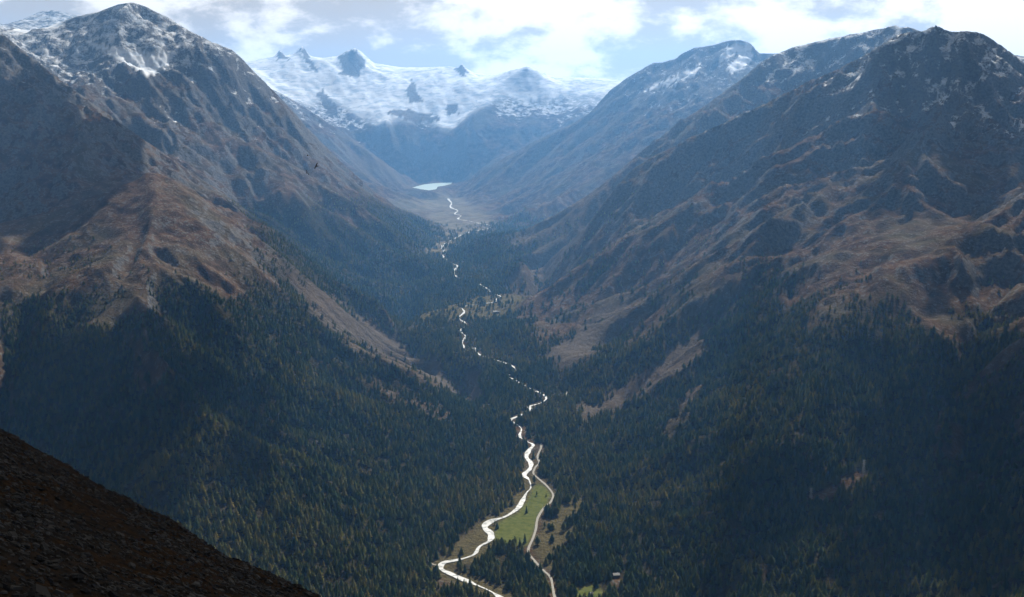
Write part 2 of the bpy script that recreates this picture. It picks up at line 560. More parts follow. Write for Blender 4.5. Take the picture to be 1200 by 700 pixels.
def blur(F, k=2, passes=2):
    for _ in range(passes):
        for ax in (0, 1):
            F = sum(np.roll(F, d, axis=ax) for d in range(-k, k + 1)) / (2 * k + 1)
    return F


# snow
snow_line = 1060 + 110 * nz2 - 120 * smooth(GY, 9000, 14000)
snow_line -= 150 * smooth(GY, 6000, 7000) * smooth(-GX, 0, 800)
snow_line -= 400 * np.exp(-(((GX - 1950) / 800) ** 2 + ((GY - 5750) / 600) ** 2))
snow_line -= 150 * smooth(GX, 600, 1200) * smooth(GY, 7300, 7900)
hollow = blur(ZT, 6, 2) - ZT
snow = smooth(ZT + 130 * nz1 + 70 * nz3 + 5.0 * np.clip(hollow, -30, 30) - 330 * (slope - 0.7), snow_line, snow_line + 620)
snow = np.minimum(snow, 0.56 - 0.2 * smooth(GY, 9800, 11000) * smooth(GX, 300, 800) * smooth(-GY, -14300, -13900))
ice = np.zeros_like(ZT)
ice = np.maximum(ice, blur(zone([(240, 40), (580, 60), (600, 90), (588, 112), (572, 122), (556, 128), (545, 140), (530, 150), (510, 148), (496, 140), (470, 140), (446, 148), (424, 140), (404, 128), (384, 112), (352, 98), (320, 88), (280, 86), (240, 80)], 14300, 18500, 4), 1, 2))
ice = np.maximum(ice, zone([(596, 92), (625, 84), (650, 95), (662, 105), (655, 118), (635, 112), (615, 125), (600, 112)], 14300, 17000, 4))
ice = np.maximum(ice, zone([(855, 52), (872, 50), (884, 62), (878, 74), (858, 86), (850, 80), (866, 66)], 11000, 12600, 2))
ice = np.maximum(ice, zone([(842, 68), (852, 55), (866, 58), (856, 66), (840, 74)], 11000, 12600, 2))
ice = np.maximum(ice, zone([(748, 110), (765, 100), (800, 85), (820, 76), (815, 88), (790, 98), (770, 105)], 11000, 12600, 3))
ice = np.maximum(ice, zone([(96, 48), (130, 54), (170, 61), (206, 63), (198, 78), (174, 90), (156, 80), (130, 66)], 7400, 8600, 2))
ice = np.maximum(ice, zone([(8, 38), (30, 28), (80, 22), (70, 32), (20, 42)], 8500, 11000, 2))
far_snow = smooth(ZT - 260 * (slope - 0.6) + 90 * nz2 + 40 * nz1, 1230, 1420) * smooth(GY, 14300, 14900)
ice = np.maximum(ice, blur(far_snow, 1, 1))
for poly in ([(476, 108), (482, 94), (490, 108), (497, 120), (484, 122)], [(522, 122), (532, 121), (538, 132), (524, 134)], [(370, 108), (380, 106), (396, 132), (388, 136), (374, 118)],
             [(350, 56), (358, 56), (374, 84), (364, 82)], [(325, 60), (332, 60), (337, 70), (324, 70)], [(396, 66), (416, 58), (430, 72), (420, 88), (400, 90)], [(534, 74), (543, 74), (548, 86), (540, 90), (534, 82)],
             [(452, 132), (470, 128), (500, 132), (520, 140), (490, 144)]):
    ice *= 1 - 0.9 * zone(poly, 14300, 18500, 3)
    snow *= 1 - 0.6 * zone(poly, 14300, 18500, 3)
# forest, where the trees stand
tree_line = 470 + 60 * nz2 + 55 * nz1
tree_line = tree_line - 90 * smooth(GY, 8000, 10500)
tree_line = tree_line + 80 * smooth(GY, 4700, 5600) * smooth(-GY, -8500, -7800)
forest = smooth(tree_line - ZT, -60, 90)
forest *= smooth(-slope, -1.6, -1.15)
forest *= smooth(9700 + 700 * nz2 - GY, 0, 500)
for poly, y0, y1 in [
        ([(320, 302), (420, 368), (480, 408), (575, 464), (572, 484), (500, 454), (440, 424), (360, 366)], 3900, 5700),
        ([(430, 445), (480, 462), (535, 490), (540, 500), (480, 478), (430, 455)], 3300, 4800),
        ([(632, 420), (680, 388), (730, 352), (738, 360), (716, 402), (690, 424), (655, 436)], 4000, 5400),
        ([(672, 480), (740, 440), (800, 402), (830, 372), (838, 382), (815, 425), (745, 474), (690, 496)], 3400, 5000),
        ([(592, 286), (640, 256), (705, 222), (740, 196), (744, 206), (705, 240), (650, 276), (600, 296)], 6000, 8800),
        ([(580, 338), (640, 286), (695, 252), (698, 268), (650, 308), (600, 342)], 5500, 7600),
        ([(770, 505), (800, 470), (815, 440), (825, 450), (805, 490), (780, 520)], 3000, 4200)]:
    forest *= 1 - np.clip(1.25 * blur(zone(poly, y0, y1, 10), 2, 2) + 0.35 * nz3 * (nz1 > -0.3), 0, 1) * blur(zone(poly, y0, y1, 14), 3, 1)
# the flank of the great mountain above the valley bend is nearly bare
bare = blur(zone([(592, 345), (640, 300), (690, 262), (735, 205), (830, 170), (880, 290), (840, 365), (790, 405), (735, 405), (690, 385), (640, 410), (610, 380)], 4300, 7600, 14), 4, 2)
forest *= 1 - bare * np.clip(0.88 - 1.1 * np.clip(nz1 - 0.15, 0, 1), 0, 1)
scree = np.zeros_like(ZT)
for poly, y0, y1, v in [
        ([(320, 302), (420, 368), (480, 408), (575, 464), (572, 484), (500, 454), (440, 424), (360, 366)], 3900, 5700, 1),
        ([(430, 445), (480, 462), (535, 490), (540, 500), (480, 478), (430, 455)], 3300, 4800, .6),
        ([(632, 420), (680, 388), (730, 352), (738, 360), (716, 402), (690, 424), (655, 436)], 4000, 5400, 1),
        ([(672, 480), (740, 440), (800, 402), (830, 372), (838, 382), (815, 425), (745, 474), (690, 496)], 3400, 5000, .9),
        ([(592, 286), (640, 256), (705, 222), (740, 196), (744, 206), (705, 240), (650, 276), (600, 296)], 6000, 8800, 1),
        ([(580, 338), (640, 286), (695, 252), (698, 268), (650, 308), (600, 342)], 5500, 7600, 1),
        ([(395, 150), (440, 175), (490, 212), (480, 219), (430, 205), (400, 180)], 11000, 13600, .9),
        ([(770, 505), (800, 470), (815, 440), (825, 450), (805, 490), (780, 520)], 3000, 4200, .7)]:
    scree = np.maximum(scree, v * blur(zone(poly, y0, y1, 12), 3, 2) * np.clip(0.92 + 0.4 * nz1, 0, 1))
meadow = zone([(578, 628), (584, 612), (606, 601), (618, 586), (626, 570), (632, 566), (646, 578), (642, 590), (630, 604), (626, 622), (618, 640), (600, 638), (584, 640)], 2300, 3600, 1.0)
meadow = np.maximum(meadow, zone([(676, 690), (690, 684), (702, 688), (712, 700), (676, 708)], 2200, 3000, 1.5))
brown = zone([(505, 660), (530, 640), (575, 605), (600, 596), (606, 600), (578, 614), (572, 632), (556, 646), (520, 658)], 2300, 3300, 2)
brown = np.maximum(brown, zone([(622, 640), (640, 608), (660, 588), (690, 582), (680, 600), (668, 612), (672, 628), (655, 640), (650, 665), (640, 664)], 2300, 3400, 2))
brown = np.maximum(brown, zone([(506, 364), (545, 360), (580, 352), (600, 338), (594, 346), (588, 370), (560, 370), (520, 376)], 4800, 6700, 2))
brown = np.maximum(brown, smooth(-dr - 60 * nz1, -240, -190) * smooth(GY, 5350, 5450) * smooth(-GY, -6050, -5950))
brown = np.maximum(blur(brown, 1, 2), smooth(-dr, -40, -16) * smooth(-GY, -3600, -3200))
meadow = blur(meadow, 1, 1)
gravel = zone([(455, 236), (520, 226), (545, 232), (580, 258), (590, 266), (575, 272), (545, 276), (500, 268), (505, 250), (470, 248)], 8200, 12500, 3)
gravel = np.maximum(gravel, zone([(490, 300), (520, 274), (545, 274), (525, 298)], 7200, 9300, 2))
gravel = blur(gravel, 2, 2) * np.clip(0.75 + 0.6 * nz1, 0.15, 1)
clear = np.maximum.reduce([meadow, brown * np.clip(0.97 - 0.9 * (fbm(GX, GY, 40, 2, 97) > 0.28), 0, 1), gravel, smooth(-drd, -16, -8), smooth(-dr, -20, -10) * (1 - 0.45 * smooth(GY, 3600, 4200)), lk])
forest *= 1 - np.clip(clear, 0, 1)
for h in HOUSES:                                   # each house has its clearing, open towards the valley mouth
    forest *= 1 - np.exp(-(((GX - h[1][0]) / 16) ** 2 + ((GY - h[1][1] + 22) / 30) ** 4))
pl = near_line(GX, GY, [PYLONS[0][:2], PYLONS[1][:2]])
forest *= 1 - 0.92 * smooth(-pl, -24, -13)
# glades
forest *= smooth(nz1 * 0.6 + nz2 * 0.5 + 0.55 + 0.5 * smooth(tree_line - ZT, 0, 150), 0.1, 0.45)
rocky = smooth(slope + 0.22 * nz1 + 0.12 * nz3, 0.74, 1.1) * smooth(above, 200, 420)
rocky = np.maximum(rocky, smooth(ZT + 160 * nz1 + 100 * nz2, 960, 1320) * 0.7)

# ------------------------------------------------------------------ materials
def material(name):
    m = bpy.data.materials.new(name)
    m.use_nodes = True
    return m, NT(m.node_tree)


def finish(nt, shader):
    nt.t.links.new(shader, nt.n('ShaderNodeOutputMaterial').inputs[0])


def simple(name, colour, rough=0.8, var=0.25, scale=1.0, spec=0.3, metallic=0.0):
    m, nt = material(name)
    co = nt.n('ShaderNodeTexCoord').outputs['Object']
    f = nt.ramp(nt.noise(co, scale, 4), 0.3, 0.7, 0, 1)
    c = nt.mix(f, tuple(v * (1 - var) for v in colour), tuple(min(1, v * (1 + var)) for v in colour))
    b = nt.n('ShaderNodeBsdfPrincipled', {'Base Color': c, 'Roughness': rough, 'Specular IOR Level': spec, 'Metallic': metallic})
    finish(nt, b.outputs[0])
    return m


def terrain_material():
    m, nt = material('mountain_ground')
    co = nt.n('ShaderNodeTexCoord').outputs['Object']
    A1 = nt.n('ShaderNodeAttribute', attribute_name='cover')
    A2 = nt.n('ShaderNodeAttribute', attribute_name='cover_b')
    s1 = nt.n('ShaderNodeSeparateColor', {0: A1.outputs['Color']})
    s2 = nt.n('ShaderNodeSeparateColor', {0: A2.outputs['Color']})
    snow, forest, scree, meadow = s1.outputs[0], s1.outputs[1], s1.outputs[2], A1.outputs['Alpha']
    ice, rocky, brown, gravel = s2.outputs[0], s2.outputs[1], s2.outputs[2], A2.outputs['Alpha']
    n_big = nt.noise(co, 0.004, 6, 0.6)
    n_mid = nt.noise(co, 0.018, 6, 0.62)
    n_fine = nt.noise(co, 0.09, 5, 0.65)
    # autumn alpine turf
    grass = nt.mix(nt.ramp(n_mid, 0.32, 0.68), (0.042, 0.027, 0.017), (0.125, 0.076, 0.042))
    grass = nt.mix(nt.ramp(n_big, 0.42, 0.68), grass, (0.078, 0.066, 0.042))
    rock = nt.mix(nt.ramp(n_fine, 0.3, 0.7), (0.065, 0.063, 0.064), (0.150, 0.145, 0.14))
    speck = nt.ramp(nt.math('ADD', nt.math('MULTIPLY', n_fine, 0.55), nt.math('MULTIPLY', n_mid, 0.45)), 0.50, 0.58)
    rk = nt.math('MULTIPLY', nt.math('ADD', nt.math('MULTIPLY', speck, 0.55), rocky), 1.0, True)
    rk = nt.ramp(nt.math('ADD', rk, nt.math('MULTIPLY', nt.math('SUBTRACT', n_fine, 0.5), 0.9)), 0.3, 0.7)
    c = nt.mix(rk, grass, rock)
    sc_c = nt.mix(nt.ramp(n_fine, 0.3, 0.7), (0.068, 0.057, 0.046), (0.125, 0.104, 0.083))
    c = nt.mix(scree, c, sc_c)
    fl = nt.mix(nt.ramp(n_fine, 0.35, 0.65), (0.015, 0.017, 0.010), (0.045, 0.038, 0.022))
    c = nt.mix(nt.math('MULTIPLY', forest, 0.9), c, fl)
    br = nt.mix(nt.ramp(n_fine, 0.3, 0.7), (0.060, 0.052, 0.028), (0.115, 0.096, 0.046))
    c = nt.mix(brown, c, br)
    gr = nt.mix(nt.ramp(n_mid, 0.3, 0.7), (0.085, 0.076, 0.052), (0.155, 0.138, 0.105))
    c = nt.mix(gravel, c, gr)
    md = nt.mix(nt.ramp(n_fine, 0.3, 0.7), (0.060, 0.075, 0.020), (0.110, 0.120, 0.036))
    c = nt.mix(meadow, c, md)
    # snow lies in the hollows between the stones
    sn = nt.math('ADD', snow, nt.math('MULTIPLY', nt.math('SUBTRACT', nt.math('ADD', nt.math('MULTIPLY', n_fine, 0.35), nt.math('MULTIPLY', n_mid, 0.65)), 0.5), 2.1))
    sn = nt.math('MULTIPLY', nt.ramp(sn, 0.42, 0.72), nt.ramp(snow, 0.02, 0.2))
    sn = nt.math('MAXIMUM', nt.math('MULTIPLY', sn, 0.85), ice)
    icy = nt.noise(nt.n('ShaderNodeMapping', {0: co, 3: (1.0, 1.0, 3.0)}).outputs[0], 0.009, 6, 0.62, 0.6)
    c = nt.mix(sn, c, nt.mix(nt.ramp(icy, 0.36, 0.6), (0.40, 0.46, 0.54), (0.70, 0.73, 0.77)))
    n_vf = nt.noise(co, 0.33, 4, 0.65)
    hh = nt.math('ADD', nt.math('ADD', nt.math('MULTIPLY', n_fine, 0.6), n_mid), nt.math('MULTIPLY', n_vf, 0.22))
    quiet = nt.math('SUBTRACT', 1.0, nt.math('MULTIPLY', nt.math('MAXIMUM', ice, nt.math('MAXIMUM', meadow, gravel)), 0.88))
    bump = nt.n('ShaderNodeBump', {'Strength': nt.math('MULTIPLY', quiet, 0.85), 'Distance': 18.0, 'Height': hh})
    b = nt.n('ShaderNodeBsdfPrincipled', {'Base Color': c, 'Roughness': 1.0, 'Specular IOR Level': 0.0, 'Normal': bump.outputs[0]})
    finish(nt, b.outputs[0])
    return m


M_TERRAIN = terrain_material()


def mesh_object(name, verts, faces, mat, parent=None, smooth_faces=False):
    me = bpy.data.meshes.new(name)
    me.from_pydata([tuple(map(float, v)) for v in verts], [], faces)
    me.materials.append(mat)
    if smooth_faces:
        me.polygons.foreach_set('use_smooth', [True] * len(me.polygons))
    o = bpy.data.objects.new(name, me)
    col.objects.link(o)
    if parent:
        o.parent = parent
    return o


def fast_mesh(name, V, F, mat, smooth_faces=True):
    """V (n,3) array, F (m,k) array of equal polygons"""
    me = bpy.data.meshes.new(name)
    me.vertices.add(len(V))
    me.vertices.foreach_set('co', np.ascontiguousarray(V, np.float32).ravel())
    k = F.shape[1]
    me.loops.add(F.size)
    me.loops.foreach_set('vertex_index', np.ascontiguousarray(F, np.int32).ravel())
    me.polygons.add(len(F))
    me.polygons.foreach_set('loop_start', np.arange(0, F.size, k, dtype=np.int32))
    me.polygons.foreach_set('use_smooth', np.full(len(F), smooth_faces))
    me.update(calc_edges=True)
    me.materials.append(mat)
    return me


def tag(o, label=None, cat=None, group=None, kind=None):
    if label:
        o['label'] = label
    if cat:
        o['category'] = cat
    if group:
        o['group'] = group
    if kind:
        o['kind'] = kind
    return o


# ------------------------------------------------------------------ terrain objects
own_grid = np.zeros((NV, NU), np.int32)
best = np.full((NV, NU), 1e30)
for i in range(len(pts)):
    d = (GX - pts[i, 0] + 60 * nz2) ** 2 + (GY - pts[i, 1] + 60 * nz1) ** 2
    mk = d < best
    best[mk] = d[mk]
    own_grid[mk] = owner[i]
nx, ny = -zx, -zy
nl = np.sqrt(nx * nx + ny * ny + 1)
normals = np.stack([nx / nl, ny / nl, 1 / nl], -1).reshape(-1, 3)
V = np.stack([GX, GY, ZT], -1).reshape(-1, 3)
C1 = np.stack([snow, forest, scree, meadow], -1).reshape(-1, 4)
C2 = np.stack([ice, rocky, brown, gravel], -1).reshape(-1, 4)
jj, ii = np.meshgrid(np.arange(NV - 1), np.arange(NU - 1), indexing='ij')
base = (jj * NU + ii).ravel()
quads = np.stack([base, base + 1, base + NU + 1, base + NU], -1)
fown = own_grid[:-1, :-1].ravel()
SETTING = {
    'floor': ('valley_floor', 'flat forested valley floor with meadows winding between the mountains', 'valley'),
    'hill': ('hill', 'rounded brown hill above dark conifer forest on the left', 'hill'),
    'ridge': ('mountain_ridge', 'dark shaded ridge falling from the left edge behind the rounded hill', 'ridge'),
    'peak': ('mountain', 'high pointed snow dusted peak at upper left', 'mountain'),
    'far_peak': ('mountain', 'pale distant summit peeping over the snowfield at the left edge', 'mountain'),
    'spur': ('mountain_spur', 'pale hazy slope running down to the left shore of the lake', 'slope'),
    'glacier': ('glacier', 'white glacier with small dark rock peaks at the head of the valley', 'glacier'),
    'right_peak': ('mountain', 'hazy blue mountain with bright snow patches near its summit right of the glacier', 'mountain'),
    'middle_mountain': ('mountain', 'bluish mountain between the snow patched peak and the great dark mountain', 'mountain'),
    'great_mountain': ('mountain', 'great dark brown mountain with flat dusted summit filling the right side', 'mountain'),
}
for key, oid in OWN.items():
    F = quads[fown == oid]
    if not len(F):
        continue
    used = np.unique(F)
    remap = np.zeros(NU * NV, np.int32)
    remap[used] = np.arange(len(used))
    nm, lab, cat = SETTING[key]
    me = fast_mesh(nm, V[used], remap[F], M_TERRAIN)
    for an, arr in (('cover', C1), ('cover_b', C2)):
        at_ = me.attributes.new(an, 'FLOAT_COLOR', 'POINT')
        at_.data.foreach_set('color', np.ascontiguousarray(arr[used], np.float32).ravel())
    me.normals_split_custom_set_from_vertices(normals[used].astype(np.float32))
    o = bpy.data.objects.new(nm, me)
    col.objects.link(o)
    tag(o, lab, cat, kind='structure')


# ------------------------------------------------------------------ water and road
def smooth_line(P, step):
    """Catmull-Rom through the points, resampled"""
    P = np.asarray(P)
    out = []
    for i in range(len(P) - 1):
        p0, p1, p2, p3 = P[max(i - 1, 0)], P[i], P[i + 1], P[min(i + 2, len(P) - 1)]
        m = max(2, int(np.hypot(*(p2 - p1)[:2]) / step))
        for k in range(m):
            t = k / m
            out.append(0.5 * (2 * p1 + (p2 - p0) * t + (2 * p0 - 5 * p1 + 4 * p2 - p3) * t * t + (3 * p1 - p0 - 3 * p2 + p3) * t ** 3))
    out.append(P[-1])
    return np.array(out)


def ribbon(name, line, widths, lift, mat, crown=0.0):
    L = np.asarray(line)[:, :2]
    T = np.gradient(L, axis=0)
    T /= np.linalg.norm(T, axis=1)[:, None] + 1e-9
    Nn = np.stack([-T[:, 1], T[:, 0]], 1)
    rows = []
    for k in (-1.0, -0.4, 0.4, 1.0):
        q = L + Nn * (np.asarray(widths) * 0.5 * k)[:, None]
        rows.append(q)
    zc = np.maximum.reduce([sample(ZT, r[:, 0], r[:, 1]) for r in rows]) + lift
    V, F = [], []
    m = len(L)
    for k, r in enumerate(rows):
        for i in range(m):
            V.append((r[i, 0], r[i, 1], zc[i] + (crown if k in (1, 2) else 0)))
    for k in range(3):
        for i in range(m - 1):
            a = k * m + i
            F.append((a, a + 1, a + m + 1, a + m))
    return mesh_object(name, V, F, mat, smooth_faces=True)


def water_material():
    m, nt = material('glacial_water')
    co = nt.n('ShaderNodeTexCoord').outputs['Object']
    nn = nt.noise(co, 0.075, 6, 0.7)
    c = nt.mix(nt.ramp(nn, 0.36, 0.58), (0.07, 0.085, 0.085), (0.40, 0.42, 0.42))
    bump = nt.n('ShaderNodeBump', {'Strength': 0.5, 'Distance': 0.6, 'Height': nt.noise(co, 0.5, 3)})
    b = nt.n('ShaderNodeBsdfPrincipled', {'Base Color': c, 'Roughness': 0.45, 'Specular IOR Level': 0.5, 'Normal': bump.outputs[0]})
    finish(nt, b.outputs[0])
    return m


def lake_material():
    m, nt = material('lake_water')
    co = nt.n('ShaderNodeTexCoord').outputs['Object']
    bump = nt.n('ShaderNodeBump', {'Strength': 0.35, 'Distance': 0.8, 'Height': nt.noise(co, 0.05, 4)})
    b = nt.n('ShaderNodeBsdfPrincipled', {'Base Color': (0.30, 0.42, 0.39, 1), 'Roughness': 0.3, 'Specular IOR Level': 0.9, 'Normal': bump.outputs[0]})
    finish(nt, b.outputs[0])
    return m


M_WATER = water_material()
rl = smooth_line(river, 8.0)
wn = fbm(rl[:, 0], rl[:, 1], 90, 3, 5)
wid = np.interp(rl[:, 1], [2400, 3200, 4200, 6000, 8000, 12000], [12, 11, 7, 7.5, 11, 12]) * np.clip(0.9 + 1.1 * wn, 0.3, 1.8)
o = ribbon('river', rl, wid, 0.9, M_WATER)
tag(o, 'bright white glacial river winding down the valley', 'river', kind='structure')
M_ROAD = simple('pale_gravel', (0.27, 0.26, 0.235), 0.95, 0.2, 0.3, 0.1)
rd = smooth_line(road, 8.0)
o = ribbon('gravel_road', rd, 5.6 + 1.0 * fbm(rd[:, 0], rd[:, 1], 60, 2, 15), 0.5, M_ROAD, 0.15)
tag(o, 'pale gravel road curving along the green meadow beside the river', 'road', kind='structure')
for pxs, wd, lab in [
        ([(662, 459), (665, 464), (662, 473), (658, 481), (655, 490)], 8, 'short pale track in the forest right of the upper river bend'),
        ([(508, 644), (503, 652), (504, 660), (512, 663)], 5, 'thin pale track in the forest left of the river bend')]:
    ln = smooth_line(np.array([on_valley(*p) for p in pxs]), 8)
    o = ribbon('forest_track', ln, np.full(len(ln), float(wd)), 0.6, M_ROAD)
    tag(o, lab, 'track', kind='structure')
lv = [(x, y, LAKE_Z - 1.0) for x, y in lake_xy]
cxy = np.mean(lake_xy, axis=0)
# widen a little so that the shore line is cut by the ground, not by the sheet's edge
lv = [(cxy[0] + (x - cxy[0]) * 1.03, cxy[1] + (y - cxy[1]) * 1.03, LAKE_Z + 1.4) for x, y in lake_xy]
o = mesh_object('lake', lv, [tuple(range(len(lv)))], lake_material())
tag(o, 'small pale turquoise lake at the head of the valley', 'lake', kind='structure')

# ------------------------------------------------------------------ foreground slope
FA, FB, FC = (np.array(at(0, 503, Y=260)), np.array(at(375, 700, Y=200)), np.array(at(0, 700, Y=95)))
fn = np.cross(FB - FA, FC - FA)
fn /= fn[2]
edge = (FB - FA)[:2] / np.linalg.norm((FB - FA)[:2])
side = np.array([-edge[1], edge[0]])            # points away from the camera across the edge


def fore_z(x, y):
    z = FA[2] - (fn[0] * (x - FA[0]) + fn[1] * (y - FA[1]))
    s = (x - FA[0]) * side[0] + (y - FA[1]) * side[1]
    along = (x - FA[0]) * edge[0] + (y - FA[1]) * edge[1]
    s = s + 5.0 * fbm(x, y, 36, 4, 201) + 1.2 * fbm(x, y, 6, 2, 202)
    over = np.maximum(s + 6, 0)
    z = z - np.minimum(0.02 * over ** 2, 0.6 * over)
    z = z + 1.6 * fbm(x, y, 34, 4, 203) + 0.35 * fbm(x, y, 5, 3, 207)
    # a rocky rise at the upper left end of the edge
    z = z + 1.2 * np.exp(-((along - 4) ** 2 + (s + 6) ** 2) / 300.0)
    return z


def foreground():
    m, nt = material('stony_turf')
    co = nt.n('ShaderNodeTexCoord').outputs['Object']
    patch = nt.noise(co, 0.055, 4, 0.6)
    fine = nt.noise(co, 1.4, 5, 0.7)
    mid = nt.noise(co, 0.35, 5, 0.6)
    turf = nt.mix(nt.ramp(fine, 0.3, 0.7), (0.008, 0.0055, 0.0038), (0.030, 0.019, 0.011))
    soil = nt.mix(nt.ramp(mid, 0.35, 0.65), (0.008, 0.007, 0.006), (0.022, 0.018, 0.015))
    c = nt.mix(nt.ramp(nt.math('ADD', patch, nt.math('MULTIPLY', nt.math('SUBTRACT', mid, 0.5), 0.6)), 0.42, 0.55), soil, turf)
    bump = nt.n('ShaderNodeBump', {'Strength': 0.9, 'Distance': 0.5, 'Height': nt.math('ADD', mid, nt.math('MULTIPLY', fine, 0.5))})
    b = nt.n('ShaderNodeBsdfPrincipled', {'Base Color': c, 'Roughness': 1.0, 'Specular IOR Level': 0.0, 'Normal': bump.outputs[0]})
    finish(nt, b.outputs[0])
    gx, gy = np.meshgrid(np.linspace(-190, 25, 400), np.linspace(55, 340, 420))
    gz = fore_z(gx, gy)
    Vv = np.stack([gx, gy, gz], -1).reshape(-1, 3)
    jj, ii = np.meshgrid(np.arange(419), np.arange(399), indexing='ij')
    b0 = (jj * 400 + ii).ravel()
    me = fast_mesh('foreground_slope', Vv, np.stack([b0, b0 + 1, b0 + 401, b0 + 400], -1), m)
    o = bpy.data.objects.new('foreground_slope', me)
    col.objects.link(o)
    tag(o, 'dark stony slope with brown turf in the bottom left corner', 'slope', kind='structure')
    return o


def slab(r):
    """a broken flat stone: about 20 faces"""
    k = r.randint(5, 7)
    V, F = [], []
    ang = sorted(r.uniform(0, 2 * math.pi) * 0.35 + 2 * math.pi * i / k for i in range(k))
    lx, ly, h = r.uniform(0.7, 1.2), r.uniform(0.4, 0.75), r.uniform(0.16, 0.42)
    for lev, sc_ in ((-0.5, 0.85), (0.15, 1.0), (1.0, 0.72)):
        for a in ang:
            q = sc_ * r.uniform(0.85, 1.1)
            V.append((lx * q * math.cos(a), ly * q * math.sin(a), h * (lev + r.uniform(-0.18, 0.18))))
    for l in range(2):
        for i in range(k):
            F.append((l * k + i, l * k + (i + 1) % k, (l + 1) * k + (i + 1) % k, (l + 1) * k + i))
    F.append(tuple(range(2 * k, 3 * k)))
    F.append(tuple(range(k))[::-1])
    return V, F


def chip(r):
    """a small flat stone for the scree: few faces"""
    k = 5
    lx, ly, h = r.uniform(0.7, 1.2), r.uniform(0.4, 0.8), r.uniform(0.2, 0.5)
    ang = [2 * math.pi * (i + r.uniform(-.25, .25)) / k for i in range(k)]
    V = [(lx * q * math.cos(a), ly * q * math.sin(a), h * (z + r.uniform(-.2, .2))) for z, q in ((-.4, 1.0), (.8, .78)) for a in ang]
    F = [(i, (i + 1) % k, k + (i + 1) % k, k + i) for i in range(k)] + [tuple(range(k, 2 * k))]
    return V, F


def stones(parent):
    r = random.Random(11)
    m, nt = material('dark_slate')
    co = nt.n('ShaderNodeTexCoord').outputs['Object']
    rnd = nt.n('ShaderNodeObjectInfo').outputs['Random']
    isl = nt.n('ShaderNodeNewGeometry').outputs['Random Per Island']
    f = nt.math('FRACT', nt.math('ADD', rnd, isl))
    c = nt.mix(f, (0.006, 0.006, 0.007), (0.038, 0.037, 0.036))
    lich = nt.ramp(nt.noise(co, 2.2, 4), 0.55, 0.7)
    c = nt.mix(nt.math('MULTIPLY', lich, 0.5), c, (0.06, 0.062, 0.055))
    b = nt.n('ShaderNodeBsdfPrincipled', {'Base Color': c, 'Roughness': 0.9, 'Specular IOR Level': 0.06})
    finish(nt, b.outputs[0])
    protos = [slab(r) for _ in range(10)]
    chips = [chip(r) for _ in range(24)]
    cand = []
    N = 90000
    xs = rng.uniform(-150, 10, N)
    ys = rng.uniform(70, 290, N)
    zs = fore_z(xs, ys)
    px, py = project(xs, ys, zs)
    dens = smooth(-fbm(xs, ys, 22, 4, 211) + 0.25, -0.25, 0.35)
    dens = dens * 0.85 + 0.15
    s = (xs - FA[0]) * side[0] + (ys - FA[1]) * side[1]
    okk = (px > -30) & (px < 430) & (py > 470) & (py < 730) & (rng.uniform(0, 1, N) < dens) & (s < 14)
    idx = np.where(okk)[0]
    size = np.exp(rng.normal(-1.35, 0.55, len(idx)))
    size = np.clip(size, 0.14, 1.3)
    app = size / ys[idx]
    inside = (px[idx] > 4) & (px[idx] < 380) & (py[idx] < 692) & (s[idx] < 2)
    order = np.argsort(-(app * inside))
    g = 0.5
    nrmx, nrmy = fn[0], fn[1]
    from mathutils import Matrix, Vector, Euler
    up = Vector((fn[0], fn[1], 1)).normalized()
    align = Vector((0, 0, 1)).rotation_difference(up).to_matrix()
    metas = []
    for q, (Vp, Fp) in enumerate(protos):
        me = bpy.data.meshes.new('stone')
        me.from_pydata(Vp, [], Fp)
        me.materials.append(m)
        metas.append(me)
    AV, AF, off = [], [], 0
    for rank, k in enumerate(order):
        i = idx[k]
        rot = align @ Euler((r.gauss(0, .22), r.gauss(0, .22), r.uniform(0, 6.28))).to_matrix()
        pos = Vector((xs[i], ys[i], zs[i] + 0.03))
        q = r.randrange(len(protos))
        if rank < 300:
            o = bpy.data.objects.new('stone', metas[q])
            col.objects.link(o)
            o.parent = parent
            o.matrix_local = Matrix.Translation(pos) @ rot.to_4x4() @ Matrix.Scale(float(size[k]), 4)
        else:
            Vp, Fp = chips[r.randrange(24)]
            for v in Vp:
                AV.append(pos + rot @ (Vector(v) * float(size[k])))
            for f_ in Fp:
                AF.append(tuple(a + off for a in f_))
            off += len(Vp)
    o = mesh_object('scree', AV, AF, m, parent)
    o['kind'] = 'stuff'


slope_obj = foreground()
stones(slope_obj)


